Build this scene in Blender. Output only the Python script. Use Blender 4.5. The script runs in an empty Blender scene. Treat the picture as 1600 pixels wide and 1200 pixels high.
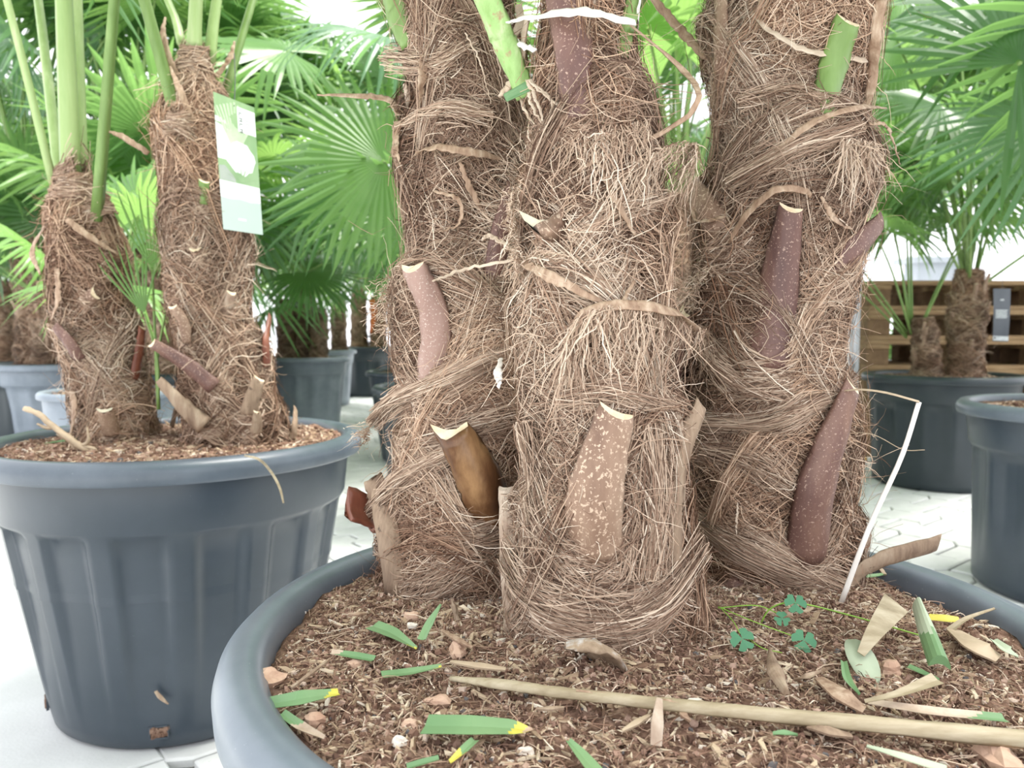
import bpy, math, random
import numpy as np
from mathutils import Vector, Matrix

# ------------------------------------------------------------------ camera, sky, light, exposure
SC = bpy.context.scene
COL = SC.collection
CAMZ, PITCH, FPX = 0.83, math.radians(4.05), 1200.0
cam_data = bpy.data.cameras.new('camera')
cam = bpy.data.objects.new('camera', cam_data)
COL.objects.link(cam)
cam.location = (0, 0, CAMZ)
cam.rotation_euler = (math.pi/2 - PITCH, 0, 0)
cam_data.sensor_width = 36.0
cam_data.lens = 36.0*FPX/1600.0
cam_data.clip_start = 0.02
cam_data.dof.use_dof = True
cam_data.dof.focus_distance = 0.74
cam_data.dof.aperture_fstop = 9.0
SC.camera = cam

world = bpy.data.worlds.new('overcast_sky')
SC.world = world
world.use_nodes = True
wb = world.node_tree.nodes['Background']
wb.inputs[0].default_value = (0.94, 0.955, 1.0, 1)
wb.inputs[1].default_value = 1.12

sun_d = bpy.data.lights.new('soft_sun', 'SUN')
sun_d.energy = 3.7
sun_d.angle = math.radians(28)
sun_d.color = (1.0, 0.96, 0.90)
sun = bpy.data.objects.new('soft_sun', sun_d)
COL.objects.link(sun)
sun.rotation_euler = (math.radians(-3), math.radians(16), 0)

SC.view_settings.view_transform = 'Standard'
SC.view_settings.look = 'None'
SC.view_settings.gamma = 1.0
SC.view_settings.use_curve_mapping = False
SC.view_settings.exposure = 1.16

# ------------------------------------------------------------------ helpers
rnd = random.Random(7)
NR = np.random.default_rng(11)
cp_, sp_ = math.cos(PITCH), math.sin(PITCH)

def ray(px, py):
    x = (px-800)/FPX; y = (py-600)/FPX
    return np.array([x, cp_-y*sp_, -(sp_+y*cp_)])
def P(px, py, Y):                     # point of the ray through a photo pixel at distance Y
    d = ray(px, py); return np.array([0, 0, CAMZ]) + d*(Y/d[1])
def PZ(px, py, Z):                    # ... at height Z
    d = ray(px, py); return np.array([0, 0, CAMZ]) + d*((Z-CAMZ)/d[2])
def pxm(Y):                           # metres per photo pixel at distance Y
    return Y/FPX

def tag(o, label=None, cat=None, group=None, kind=None):
    if label: o['label'] = label
    if cat: o['category'] = cat
    if group: o['group'] = group
    if kind: o['kind'] = kind
    return o

def empty(name, loc, label, cat, group=None):
    o = bpy.data.objects.new(name, None)
    COL.objects.link(o); o.location = loc
    o.empty_display_size = 0.05
    return tag(o, label, cat, group)

def root_loc(parent):
    while parent is not None and parent.parent is not None:
        parent = parent.parent
    return np.array(parent.location) if parent is not None else np.zeros(3)

def mesh_np(name, V, F4=None, F3=None, col=None, smooth=False):
    """fast mesh from arrays of quads and/or triangles"""
    me = bpy.data.meshes.new(name)
    V = np.asarray(V, np.float32)
    nq = 0 if F4 is None else len(F4); nt = 0 if F3 is None else len(F3)
    me.vertices.add(len(V)); me.vertices.foreach_set('co', V.ravel())
    idx = []
    if nq: idx.append(np.asarray(F4, np.int32).ravel())
    if nt: idx.append(np.asarray(F3, np.int32).ravel())
    idx = np.concatenate(idx)
    me.loops.add(len(idx)); me.loops.foreach_set('vertex_index', idx)
    me.polygons.add(nq+nt)
    st = np.concatenate([np.arange(nq)*4, nq*4+np.arange(nt)*3]).astype(np.int32)
    me.polygons.foreach_set('loop_start', st)
    me.polygons.foreach_set('use_smooth', np.full(nq+nt, smooth))
    if col is not None:
        a = me.attributes.new('col', 'FLOAT_COLOR', 'POINT')
        c = np.ones((len(V), 4), np.float32); c[:, :3] = col
        a.data.foreach_set('color', c.ravel())
    me.update(calc_edges=True); me.validate()
    return me

def link(name, me, mats, parent=None):
    o = bpy.data.objects.new(name, me)
    COL.objects.link(o)
    if mats is not None and len(me.materials) == 0:
        for m in (mats if isinstance(mats, (list, tuple)) else [mats]): me.materials.append(m)
    if parent is not None: o.parent = parent
    return o

class MB:
    def __init__(s): s.v = []; s.f = []; s.m = []
    def add(s, v, f, m=0):
        b = len(s.v); s.v += [tuple(map(float, p)) for p in v]
        s.f += [tuple(i+b for i in q) for q in f]
        s.m += ([m]*len(f) if isinstance(m, int) else list(m))
    def box(s, c, size, rot=0.0, m=0, bev=0.0):
        hx, hy, hz = [q/2 for q in size]
        if bev <= 0:
            pts = [(x, y, z) for z in (-hz, hz) for x, y in ((-hx, -hy), (hx, -hy), (hx, hy), (-hx, hy))]
            fs = [(3, 2, 1, 0), (4, 5, 6, 7), (0, 1, 5, 4), (1, 2, 6, 5), (2, 3, 7, 6), (3, 0, 4, 7)]
        else:
            pts = []; b = bev
            for z, i in ((-hz, b), (-hz+b, 0), (hz-b, 0), (hz, b)):
                pts += [(-hx+i, -hy+i, z), (hx-i, -hy+i, z), (hx-i, hy-i, z), (-hx+i, hy-i, z)]
            fs = [(3, 2, 1, 0), (12, 13, 14, 15)]
            for l in range(3):
                for k in range(4):
                    a = l*4+k; bb = l*4+(k+1) % 4
                    fs.append((a, bb, bb+4, a+4))
        cr, sr = math.cos(rot), math.sin(rot)
        s.add([(c[0]+x*cr-y*sr, c[1]+x*sr+y*cr, c[2]+z) for x, y, z in pts], fs, m)
    def build(s, name, mats, parent=None, smooth=False, local=True):
        me = bpy.data.meshes.new(name)
        v = np.array(s.v)
        if parent is not None and local: v = v - root_loc(parent)
        me.from_pydata([tuple(p) for p in v], [], s.f)
        me.polygons.foreach_set('material_index', np.array(s.m, np.int32))
        me.polygons.foreach_set('use_smooth', np.full(len(s.f), smooth))
        me.update()
        return link(name, me, mats, parent)

def spline(pts, n):
    """Catmull-Rom through points, n samples"""
    p = np.array(pts, float)
    if len(p) == 2:
        t = np.linspace(0, 1, n)[:, None]; return p[0]*(1-t)+p[1]*t
    q = np.vstack([2*p[0]-p[1], p, 2*p[-1]-p[-2]])
    out = []
    for u in np.linspace(0, len(p)-1-1e-9, n):
        i = int(u); t = u-i
        a, b, c, d = q[i], q[i+1], q[i+2], q[i+3]
        out.append(0.5*((2*b)+(-a+c)*t+(2*a-5*b+4*c-d)*t*t+(-a+3*b-3*c+d)*t**3))
    return np.array(out)

SEC = {
    'tube': [(math.cos(a), math.sin(a)) for a in [i*math.pi/3 for i in range(6)]],
    'tri': [(-1, -.2), (-.75, .35), (0, .55), (.75, .35), (1, -.2), (0, -1)],
    'flat': [(-1, .35), (-.5, .5), (0, .5), (.5, .5), (1, .35), (1, -.35), (0, -.5), (-1, -.35)],
    'vee': [(-1, 1.2), (-.5, .6), (0, 0), (.5, .6), (1, 1.2), (1, .9), (0, -.4), (-1, .9)],
    'crescent': [(-1, 0), (-.93, .32), (-.7, .66), (-.36, .92), (0, 1), (.36, .92), (.7, .66), (.93, .32), (1, 0),
                 (.7, .12), (.3, .3), (-.3, .3), (-.7, .12)],
}
def sweep(mb, path, w, t, nrm, sec='crescent', m=0, capm=None, slant=0.0, rough=0.0, rs=None):
    """solid of a section swept on a path; w full widths, t thickness, nrm outward normals"""
    path = np.array(path, float); n = len(path)
    w = np.interp(np.linspace(0, 1, n), np.linspace(0, 1, len(w)), w) if np.ndim(w) else np.full(n, w)
    t = np.interp(np.linspace(0, 1, n), np.linspace(0, 1, len(t)), t) if np.ndim(t) else np.full(n, t)
    nrm = np.array(nrm, float)
    if nrm.ndim == 1: nrm = np.tile(nrm, (n, 1))
    elif len(nrm) != n:
        nrm = np.stack([np.interp(np.linspace(0, 1, n), np.linspace(0, 1, len(nrm)), nrm[:, k]) for k in range(3)], 1)
    T = np.gradient(path, axis=0); T /= np.linalg.norm(T, axis=1)[:, None]+1e-12
    N = nrm-T*(nrm*T).sum(1)[:, None]; N /= np.linalg.norm(N, axis=1)[:, None]+1e-12
    S = np.cross(T, N)
    s = np.array(SEC[sec]); k = len(s)
    V = path[:, None]+S[:, None]*(s[None, :, 0:1]*w[:, None, None]/2)+N[:, None]*(s[None, :, 1:2]*t[:, None, None])
    if slant: V[-1] += T[-1]*(s[:, 1:2]*slant)+T[-1]*(s[:, 0:1]*slant*.35)
    if rough:
        rr = np.random.default_rng(rs or 1)
        V[1:-1] += rr.normal(0, rough, V[1:-1].shape)
    F = []
    for i in range(n-1):
        for j in range(k):
            a = i*k+j; b = i*k+(j+1) % k
            F.append((a, b, b+k, a+k))
    M = [m]*len(F)
    F.append(tuple(range(k-1, -1, -1))); M.append(m)
    F.append(tuple(range((n-1)*k, n*k))); M.append(m if capm is None else capm)
    mb.add(V.reshape(-1, 3), F, M)

def ribbons(Pts, Nrm, W, col, tilt=None):
    """thin strands: Pts (N,K,3) on a path, Nrm (N,K,3), W (N,K), col (N,3)"""
    N, K, _ = Pts.shape
    T = np.gradient(Pts, axis=1)
    T /= np.linalg.norm(T, axis=2)[..., None]+1e-12
    S = np.cross(T, Nrm); S /= np.linalg.norm(S, axis=2)[..., None]+1e-12
    if tilt is not None:
        U = np.cross(S, T)
        S = S*np.cos(tilt)[:, None, None]+U*np.sin(tilt)[:, None, None]
    A = Pts+S*W[..., None]/2; B = Pts-S*W[..., None]/2
    V = np.stack([A, B], 2).reshape(-1, 3)
    base = (np.arange(N)*K*2)[:, None]+(np.arange(K-1)*2)[None]
    F = np.stack([base, base+1, base+3, base+2], -1).reshape(-1, 4)
    C = np.repeat(col, K*2, axis=0)
    return V, F, C

# ------------------------------------------------------------------ materials
def new_mat(name, rough=0.6, spec=0.5):
    m = bpy.data.materials.new(name); m.use_nodes = True
    nt = m.node_tree; b = nt.nodes['Principled BSDF']
    b.inputs['Roughness'].default_value = rough
    b.inputs['Specular IOR Level'].default_value = spec
    return m, nt, b
def nd(nt, typ, **kw):
    n = nt.nodes.new(typ)
    for k, v in kw.items():
        if k in n.inputs.keys(): n.inputs[k].default_value = v
        else: setattr(n, k, v)
    return n
def ramp(nt, fac, stops):
    r = nt.nodes.new('ShaderNodeValToRGB')
    e = r.color_ramp.elements
    while len(e) < len(stops): e.new(0.5)
    for el, (p, c) in zip(e, stops): el.position = p; el.color = (*c, 1)
    nt.links.new(fac, r.inputs[0]); return r
def coords(nt, scale=(1, 1, 1), kind='Object'):
    tc = nt.nodes.new('ShaderNodeTexCoord'); mp = nt.nodes.new('ShaderNodeMapping')
    mp.inputs['Scale'].default_value = scale
    nt.links.new(tc.outputs[kind], mp.inputs[0]); return mp.outputs[0]
def noise_mat(name, stops, scale=20, rough=0.7, stretch=(1, 1, 1), detail=6, bump=0.0, bscale=None, spec=0.4, speck=None):
    m, nt, b = new_mat(name, rough, spec)
    co = coords(nt, stretch)
    n = nd(nt, 'ShaderNodeTexNoise', Scale=scale, Detail=detail, Roughness=0.62)
    nt.links.new(co, n.inputs['Vector'])
    r = ramp(nt, n.outputs['Fac'], stops); out = r.outputs[0]
    if speck:
        n2 = nd(nt, 'ShaderNodeTexNoise', Scale=speck[0], Detail=3.0, Roughness=0.6)
        nt.links.new(coords(nt), n2.inputs['Vector'])
        r2 = ramp(nt, n2.outputs['Fac'], [(speck[1], (0, 0, 0)), (speck[1]+.06, (1, 1, 1))])
        mx = nt.nodes.new('ShaderNodeMixRGB'); mx.inputs[2].default_value = (*speck[2], 1)
        nt.links.new(r2.outputs[0], mx.inputs[0]); nt.links.new(out, mx.inputs[1]); out = mx.outputs[0]
    nt.links.new(out, b.inputs['Base Color'])
    if bump:
        n3 = nd(nt, 'ShaderNodeTexNoise', Scale=bscale or scale*2, Detail=5.0)
        nt.links.new(co, n3.inputs['Vector'])
        bp = nd(nt, 'ShaderNodeBump', Strength=bump, Distance=0.004)
        nt.links.new(n3.outputs['Fac'], bp.inputs['Height']); nt.links.new(bp.outputs[0], b.inputs['Normal'])
    return m
def attr_mat(name, rough=0.75, spec=0.25, transl=0.0):
    m, nt, b = new_mat(name, rough, spec)
    a = nt.nodes.new('ShaderNodeAttribute'); a.attribute_name = 'col'
    nt.links.new(a.outputs['Color'], b.inputs['Base Color'])
    return m
def leaf_mat(name, c1, c2, tr, rough=0.42, mix=0.38):
    m, nt, b = new_mat(name, rough, 0.5)
    n = nd(nt, 'ShaderNodeTexNoise', Scale=9.0, Detail=4.0)
    nt.links.new(coords(nt), n.inputs['Vector'])
    r = ramp(nt, n.outputs['Fac'], [(.3, c1), (.7, c2)])
    nt.links.new(r.outputs[0], b.inputs['Base Color'])
    t = nt.nodes.new('ShaderNodeBsdfTranslucent'); t.inputs[0].default_value = (*tr, 1)
    mx = nt.nodes.new('ShaderNodeMixShader'); mx.inputs[0].default_value = mix
    nt.links.new(b.outputs[0], mx.inputs[1]); nt.links.new(t.outputs[0], mx.inputs[2])
    nt.links.new(mx.outputs[0], nt.nodes['Material Output'].inputs[0])
    return m

M = {}
M['fibre'] = attr_mat('fibre', 0.7, 0.2)
M['bits'] = attr_mat('soil_bits', 0.85, 0.15)
M['core'] = noise_mat('trunk_core', [(.3, (.035, .021, .014)), (.5, (.085, .053, .035)), (.7, (.16, .105, .07))], 60, .9, (1, 1, .35), bump=.6, bscale=160)
M['stub'] = noise_mat('stub_purple_brown', [(.3, (.085, .042, .038)), (.5, (.155, .082, .066)), (.72, (.25, .145, .105))], 22, .5, (1, 1, .3), bump=.15, bscale=120, speck=(380, .60, (.42, .29, .23)))
M['stub_tan'] = noise_mat('stub_tan_brown', [(.3, (.15, .085, .058)), (.5, (.27, .172, .118)), (.72, (.41, .295, .21))], 24, .6, (1, 1, .3), bump=.2, bscale=120, speck=(300, .56, (.56, .42, .31)))
M['stub_mauve'] = noise_mat('stub_mauve', [(.3, (.24, .14, .11)), (.55, (.34, .22, .18)), (.75, (.42, .29, .24))], 18, .5, (1, 1, .3), bump=.12, bscale=120, speck=(420, .59, (.52, .42, .36)))
M['stub_dark'] = noise_mat('stub_dark_brown', [(.36, (.04, .016, .008)), (.5, (.13, .06, .026)), (.68, (.36, .21, .10))], 20, .32, (1, 1, .35), bump=.1, bscale=90)
M['stub_red'] = noise_mat('stub_red_brown', [(.3, (.10, .028, .018)), (.55, (.19, .062, .036)), (.75, (.28, .12, .075))], 20, .45, (1, 1, .4), bump=.12, bscale=90)
M['stub_grey'] = noise_mat('stub_weathered', [(.3, (.15, .095, .065)), (.5, (.31, .22, .15)), (.72, (.46, .37, .27))], 26, .75, (1.6, 1.6, .25), bump=.4, bscale=110, speck=(60, .66, (.10, .065, .045)))
M['stub_bone'] = noise_mat('stub_bleached', [(.3, (.24, .135, .09)), (.5, (.42, .32, .24)), (.68, (.62, .54, .45))], 22, .7, (1, 1, .3), bump=.3, bscale=120)
M['cut'] = noise_mat('cut_wood', [(.3, (.62, .47, .29)), (.6, (.82, .70, .50))], 60, .7, bump=.2)
M['cut_grey'] = noise_mat('cut_grey', [(.3, (.36, .34, .24)), (.6, (.60, .56, .42))], 70, .8, bump=.2)
M['mould'] = noise_mat('mouldy_base', [(.35, (.17, .11, .07)), (.52, (.34, .25, .17)), (.68, (.60, .60, .60))], 34, .9, bump=.4)
M['petiole'] = noise_mat('green_petiole', [(.3, (.13, .22, .055)), (.6, (.20, .31, .095)), (.8, (.34, .43, .19))], 12, .4, (3, 3, .3), bump=.05)
M['petiole_pale'] = noise_mat('pale_green_petiole', [(.3, (.26, .38, .13)), (.6, (.38, .50, .22)), (.8, (.55, .62, .36))], 10, .4, (3, 3, .3))
M['petiole_hairy'] = noise_mat('hairy_petiole', [(.3, (.19, .33, .09)), (.52, (.30, .47, .17)), (.72, (.52, .60, .36))], 40, .5, (1.5, 1.5, .4), bump=.2, speck=(55, .60, (.32, .22, .12)))
M['leaf_bright'] = leaf_mat('palm_leaf_bright', (.085, .20, .05), (.14, .28, .075), (.35, .58, .15), .30, .44)
M['leaf_mid'] = leaf_mat('palm_leaf_mid', (.052, .14, .042), (.095, .21, .065), (.26, .47, .13), .30, .40)
M['leaf_dark'] = leaf_mat('palm_leaf_dark', (.032, .095, .030), (.06, .155, .045), (.17, .36, .07), .32, .36)
M['leaf_blue'] = leaf_mat('palm_leaf_blue_green', (.065, .16, .08), (.12, .24, .12), (.25, .46, .16), .32, .38)
M['cutting'] = leaf_mat('cut_leaf_green', (.135, .265, .115), (.235, .38, .18), (.26, .42, .16), .5, .12)
M['yellow_tip'] = noise_mat('yellow_leaf', [(.35, (.45, .42, .04)), (.6, (.62, .55, .10))], 60, .55)
M['dry_tip'] = noise_mat('dry_leaf_tip', [(.35, (.32, .20, .13)), (.6, (.52, .38, .27))], 60, .7)
M['dry'] = noise_mat('dried_petiole', [(.3, (.24, .19, .11)), (.5, (.36, .295, .19)), (.7, (.48, .41, .29))], 14, .6, (1, 6, 6), bump=.15)
M['strap'] = noise_mat('dried_strap', [(.3, (.20, .115, .072)), (.5, (.36, .245, .165)), (.72, (.54, .42, .31))], 55, .65, (2, 2, .6), bump=.2)
M['pale_strap'] = noise_mat('pale_strap', [(.3, (.38, .28, .20)), (.6, (.60, .49, .38))], 40, .65, bump=.2)
M['straw'] = noise_mat('white_straw', [(.3, (.72, .66, .58)), (.6, (.88, .85, .80))], 30, .5)
M['straw_tan'] = noise_mat('tan_straw', [(.3, (.36, .27, .18)), (.6, (.50, .39, .27))], 30, .6)
M['pale_leaf'] = leaf_mat('pale_leaf', (.42, .50, .34), (.58, .63, .48), (.4, .5, .3), .55, .15)
M['clover'] = leaf_mat('clover_leaf', (.05, .20, .10), (.09, .28, .14), (.1, .35, .12), .5, .2)
M['stem_green'] = noise_mat('green_stem', [(.3, (.18, .36, .04)), (.7, (.30, .50, .08))], 20, .5)
M['stone'] = noise_mat('clay_pebble', [(.3, (.42, .25, .17)), (.6, (.60, .42, .31)), (.8, (.70, .55, .44))], 30, .9, bump=.5)
M['stone_white'] = noise_mat('pale_pebble', [(.3, (.58, .50, .42)), (.6, (.76, .70, .62))], 40, .9, bump=.5)
M['soil'] = noise_mat('soil', [(.3, (.075, .041, .028)), (.5, (.19, .113, .08)), (.68, (.32, .215, .158))], 70, .95, detail=10, bump=1.0, bscale=190, spec=.15, speck=(190, .67, (.42, .30, .20)))
def pot_mat(name, c1, c2, dust, rough):
    m = noise_mat(name, [(.3, c1), (.7, c2)], 5, rough, detail=8, speck=(330, .70, dust), spec=.5)
    return m
M['pot'] = pot_mat('pot_plastic', (.030, .042, .055), (.047, .061, .078), (.11, .13, .145), .34)
M['pot_dusty_lit'] = pot_mat('pot_plastic_dusty_lit', (.15, .18, .22), (.26, .30, .35), (.36, .39, .42), .5)  # paler pot plastic; dust and the light on the pots put into the colour
M['pot_dark'] = pot_mat('pot_plastic_dark', (.020, .030, .037), (.032, .043, .052), (.06, .07, .078), .40)
M['pot_rim'] = pot_mat('pot_rim_dusty_sheen', (.055, .072, .092), (.12, .145, .175), (.22, .25, .28), .34)  # rim paler than the wall: sky reflection and dust painted into its colour
M['pot_mid'] = pot_mat('pot_plastic_mid_lit', (.085, .108, .135), (.17, .20, .235), (.30, .33, .36), .34)  # lighter copy for the foreground pot; sky sheen and dust put into the colour
M['paver'] = noise_mat('concrete_paver', [(.3, (.56, .565, .56)), (.6, (.68, .685, .68)), (.75, (.75, .75, .74))], 6, .85, detail=9, bump=.25, bscale=120, speck=(45, .70, (.36, .36, .34)))
M['slab'] = noise_mat('concrete_slab', [(.3, (.60, .61, .60)), (.6, (.70, .71, .70))], 4, .85, detail=8, bump=.15, bscale=150, speck=(28, .73, (.52, .52, .50)))
M['joint'] = noise_mat('joint_sand', [(.3, (.10, .105, .10)), (.7, (.20, .20, .19))], 30, .95)
M['wood'] = noise_mat('pallet_wood', [(.3, (.20, .12, .06)), (.55, (.32, .21, .11)), (.75, (.42, .30, .18))], 7, .8, (1, 8, 8), bump=.2)
M['wood_dark'] = noise_mat('pallet_block_wood', [(.3, (.13, .075, .04)), (.6, (.24, .15, .08))], 12, .85, bump=.2)
M['metal'] = noise_mat('galvanised_steel', [(.3, (.50, .53, .55)), (.7, (.68, .70, .72))], 8, .35)
M['metal'].node_tree.nodes['Principled BSDF'].inputs['Metallic'].default_value = .6
M['card'] = noise_mat('label_card_white', [(.3, (.80, .86, .83)), (.7, (.86, .90, .88))], 5, .25)
M['card_green'] = noise_mat('label_print_green', [(.35, (.24, .38, .19)), (.65, (.38, .52, .30))], 10, .25, (1, 1, .2))
M['card_pale'] = noise_mat('label_print_pale_green', [(.35, (.44, .58, .36)), (.65, (.60, .72, .52))], 20, .25)
M['card_grey'] = noise_mat('label_print_grey', [(.35, (.33, .38, .33)), (.65, (.42, .46, .40))], 20, .25)
M['card_sage'] = noise_mat('label_print_sage', [(.3, (.46, .57, .51)), (.7, (.50, .60, .54))], 5, .25)
M['ink'] = noise_mat('ink', [(.3, (.05, .055, .06)), (.7, (.07, .07, .08))], 5, .4)
M['card_dark'] = noise_mat('dark_label_card', [(.3, (.050, .060, .075)), (.7, (.085, .095, .11))], 5, .2)
M['card_light'] = noise_mat('dark_label_print', [(.3, (.34, .37, .38)), (.7, (.50, .53, .54))], 40, .3)
M['orange'] = leaf_mat('orange_label', (.62, .17, .05), (.70, .22, .07), (.7, .2, .05), .5, .2)
M['wall_pale'] = noise_mat('pale_wall', [(.3, (.62, .62, .62)), (.7, (.72, .72, .72))], 2, .8)
M['wall_grey'] = noise_mat('grey_panel', [(.3, (.28, .31, .34)), (.7, (.36, .39, .42))], 2, .6)
M['shrub'] = leaf_mat('shrub_leaf', (.05, .13, .025), (.10, .22, .05), (.2, .4, .06), .5, .3)
M['yellow_foot'] = noise_mat('yellow_plastic', [(.3, (.50, .30, .03)), (.7, (.60, .38, .05))], 10, .5)

# ------------------------------------------------------------------ ground
ground_root = bpy.data.objects.new('floor', None)
COL.objects.link(ground_root); tag(ground_root, 'pale paved yard of interlocking pavers and concrete slabs', None, None, 'structure')
mb = MB(); mb.box((0, 14, -.045), (60, 44, .05)); mb.build('joint_bed', M['joint'], ground_root)
U = np.array([.63, -.777]); W_ = np.array([.777, .63])      # straight-joint direction, zigzag-joint direction
C0 = .387                                                   # slab / paver border:  W_.p = C0
def zig(s, per=.215, amp=.022):                             # zigzag joint profile
    q = (s/per) % 1.0
    return amp*(np.interp(q, [0, .36, .5, .86, 1], [1, 1, -1, -1, 1]))
pieces = []
LEN, ROW = .215, .20
for j in range(-2, 62):
    for i in range(-40, 46):
        # u runs along rows; rows stacked on w
        pieces.append((i, j))
BASE = U*0
def paver_poly(i, j, gap=.005):
    w0 = C0+.01+j*ROW; u0 = i*LEN+(j % 2)*LEN*.5
    ss = np.array([0, .36, .5, .86, 1.0])*LEN
    lo = [(u0+s, w0+zig(u0+s)+gap) for s in ss]
    hi = [(u0+s, w0+ROW+zig(u0+s)-gap) for s in ss]
    lo[0] = (lo[0][0]+gap, lo[0][1]); lo[-1] = (lo[-1][0]-gap, lo[-1][1])
    hi[0] = (hi[0][0]+gap, hi[0][1]); hi[-1] = (hi[-1][0]-gap, hi[-1][1])
    return [U*a+W_*b for a, b in lo]+[U*a+W_*b for a, b in hi[::-1]]
def project(p):
    x, y, z = p[0], p[1], p[2]-CAMZ
    dep = y*cp_-z*sp_; up = y*sp_+z*cp_
    if dep < .05: return None
    return 800+FPX*x/dep, 600-FPX*up/dep, dep
VIS = [(0, 690, 130, 1200), (60, 1080, 420, 1200), (520, 600, 660, 900), (1290, 600, 1600, 960)]
cand = []
for i, j in pieces:
    if j < 0: continue
    pl = paver_poly(i, j); c = sum(pl)/len(pl)
    if c[1] < .9 or c[1] > 10.5 or abs(c[0]) > .2+c[1]*.95: continue
    pr = project((c[0], c[1], 0))
    vis = pr is not None and any(a-30 < pr[0] < cc+30 and b-10 < pr[1] < d+30 for a, b, cc, d in VIS)
    cand.append((0 if vis else 1, pr[2], i, j))
cand.sort()
n_single = 0
stuff = MB()
def prism(mb, pl, z0, z1, bev=.006):
    pl = [np.array(p) for p in pl]; c = sum(pl)/len(pl); n = len(pl)
    top = [c+(p-c)*(1-bev/np.linalg.norm(p-c)) for p in pl]
    v = [(*p, z0) for p in pl]+[(*p, z1-bev*.7) for p in pl]+[(*p, z1) for p in top]
    f = [tuple(range(2*n, 3*n))]
    for k in range(n):
        kk = (k+1) % n
        f.append((k, kk, n+kk, n+k)); f.append((n+k, n+kk, 2*n+kk, 2*n+k))
    if np.cross(pl[1]-pl[0], pl[2]-pl[1]) < 0: f = [q[::-1] for q in f]
    mb.add(v, f)
mesh_cache = {}
for vis, dep, i, j in cand:
    dz = rnd.uniform(-.0025, .0025)
    pl = paver_poly(i, j)
    if vis == 0 and n_single < 290:
        n_single += 1
        key = (j % 2)
        ref = paver_poly(0, key)
        if key not in mesh_cache:
            m1 = MB(); prism(m1, [p-ref[0] for p in ref], -.035, 0); o = m1.build('paver', M['paver'], ground_root)
            mesh_cache[key] = o.data
        else:
            o = link('paver', mesh_cache[key], None, ground_root)
        o.location = (*(pl[0]), dz)
    else:
        prism(stuff, pl, -.035, dz)
tag(stuff.build('distant_pavers', M['paver'], ground_root), kind='stuff')
m1 = MB(); m1.box((0, 23.2, -.02), (60, 25.2, .03)); tag(m1.build('far_paving', M['paver'], ground_root), kind='stuff')
# smooth concrete slabs left of the border line
for a0, a1, w0, w1 in [(-26, -3.1, -1.6, .38), (-3.09, -2.36, -1.6, .38), (-2.35, -1.545, -1.6, .38), (-1.535, .6, -1.6, .38), (.61, 6, -1.6, .38), (-26, 6, -14, -1.61)]:
    m1 = MB(); prism(m1, [U*a0+W_*w0, U*a1+W_*w0, U*a1+W_*w1, U*a0+W_*w1], -.04, .001, .006)
    m1.build('concrete_slab', M['slab'], ground_root)

# ------------------------------------------------------------------ pots
def lathe(mb, prof, n, rfun=None, m=0):
    v = []; f = []
    for (r, z) in prof:
        for k in range(n):
            a = 2*math.pi*k/n
            rr = r if rfun is None else rfun(r, z, a)
            v.append((rr*math.cos(a), rr*math.sin(a), z))
    for i in range(len(prof)-1):
        for k in range(n):
            kk = (k+1) % n
            f.append((i*n+k, i*n+kk, (i+1)*n+kk, (i+1)*n+k))
    mb.add(v, f, m)

def make_pot(x, y, R, H, Rb, label, mat='pot', n=192, ribs=15, holes=(), group='black plastic tree pots', rot=0.0, rimmat=None):
    root = empty('plant_pot', (x, y, 0), label, 'pot', group)
    s = R/.40
    zb = H*.765; rband0 = R-.030*s; rband1 = R-.040*s
    rin = R-.052*s
    def rf(r, z, a):
        if z >= zb-.004 or z < .02: return r
        fade = min(1, max(0, (z-.10*H)/(.35*H)))
        ph = (a+rot)*ribs/(2*math.pi) % 1.0
        g = min(1, max(0, (abs(ph-.5)-.17)/.06))*fade      # 1 = recessed panel, 0 = raised rib
        return r-g*.013*s
    prof = [(.001, 0), (Rb-.015, 0), (Rb, .012)]
    for t in np.linspace(.06, 1, 12): prof.append((Rb+(rin-Rb)*t**.92, .012+(zb-.016-.012)*t))
    prof += [(rband1-.004*s, zb-.003), (rband1, zb+.004), (rband0, H-.042*s), (rband0-.001, H-.02*s)]
    prof += [(rband0-.012*s, H-.02*s), (rin-.012*s, zb-.05), (rin-.02*s, zb-.14)]
    mb = MB(); lathe(mb, prof, n, rf)
    me = mb.build('body', M[mat], root, True, local=False)
    me.data.polygons.foreach_set('use_smooth', np.ones(len(me.data.polygons), bool))
    rim = [(rband0-.010*s, H-.050*s), (R-.046*s, H-.03*s), (R-.044*s, H-.012*s), (R-.036*s, H-.003*s), (R-.026*s, H), (R-.012*s, H-.003*s), (R-.003*s, H-.012*s), (R, H-.022*s),
           (R-.001*s, H-.038*s), (R-.004*s, H-.043*s), (R-.010*s, H-.044*s), (rband0-.004*s, H-.042*s)]
    mb = MB(); lathe(mb, rim, n)
    ro = mb.build('rim', M[rimmat or mat], root, True, local=False)
    for a, z in holes:
        mb = MB(); tt = (z-.012)/(zb-.028); r = Rb+(rin-Rb)*max(tt, .001)**.92+.001; w_, h_ = .034, .024
        tx, ty = -math.sin(a), math.cos(a); nx, ny = math.cos(a), math.sin(a)
        for k in range(22):
            dx = rnd.uniform(-.4, .4)*w_; dz = rnd.uniform(-.36, .36)*h_
            c = (nx*r+tx*dx, ny*r+ty*dx, z+dz)
            mb.box(c, (.006, .010, .007), a+rnd.uniform(-.6, .6))
        # rectangular lip around the hole
        for dz_, dx_, sz in ((h_/2, 0, (.005, w_, .003)), (-h_/2, 0, (.005, w_, .003)), (0, w_/2, (.005, .003, h_)), (0, -w_/2, (.005, .003, h_))):
            mb.box((nx*r+tx*dx_, ny*r+ty*dx_, z+dz_), sz, a, m=1)
        mb.build('drain_hole', [M['soil'], M[mat]], root, local=False)
    return root

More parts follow.
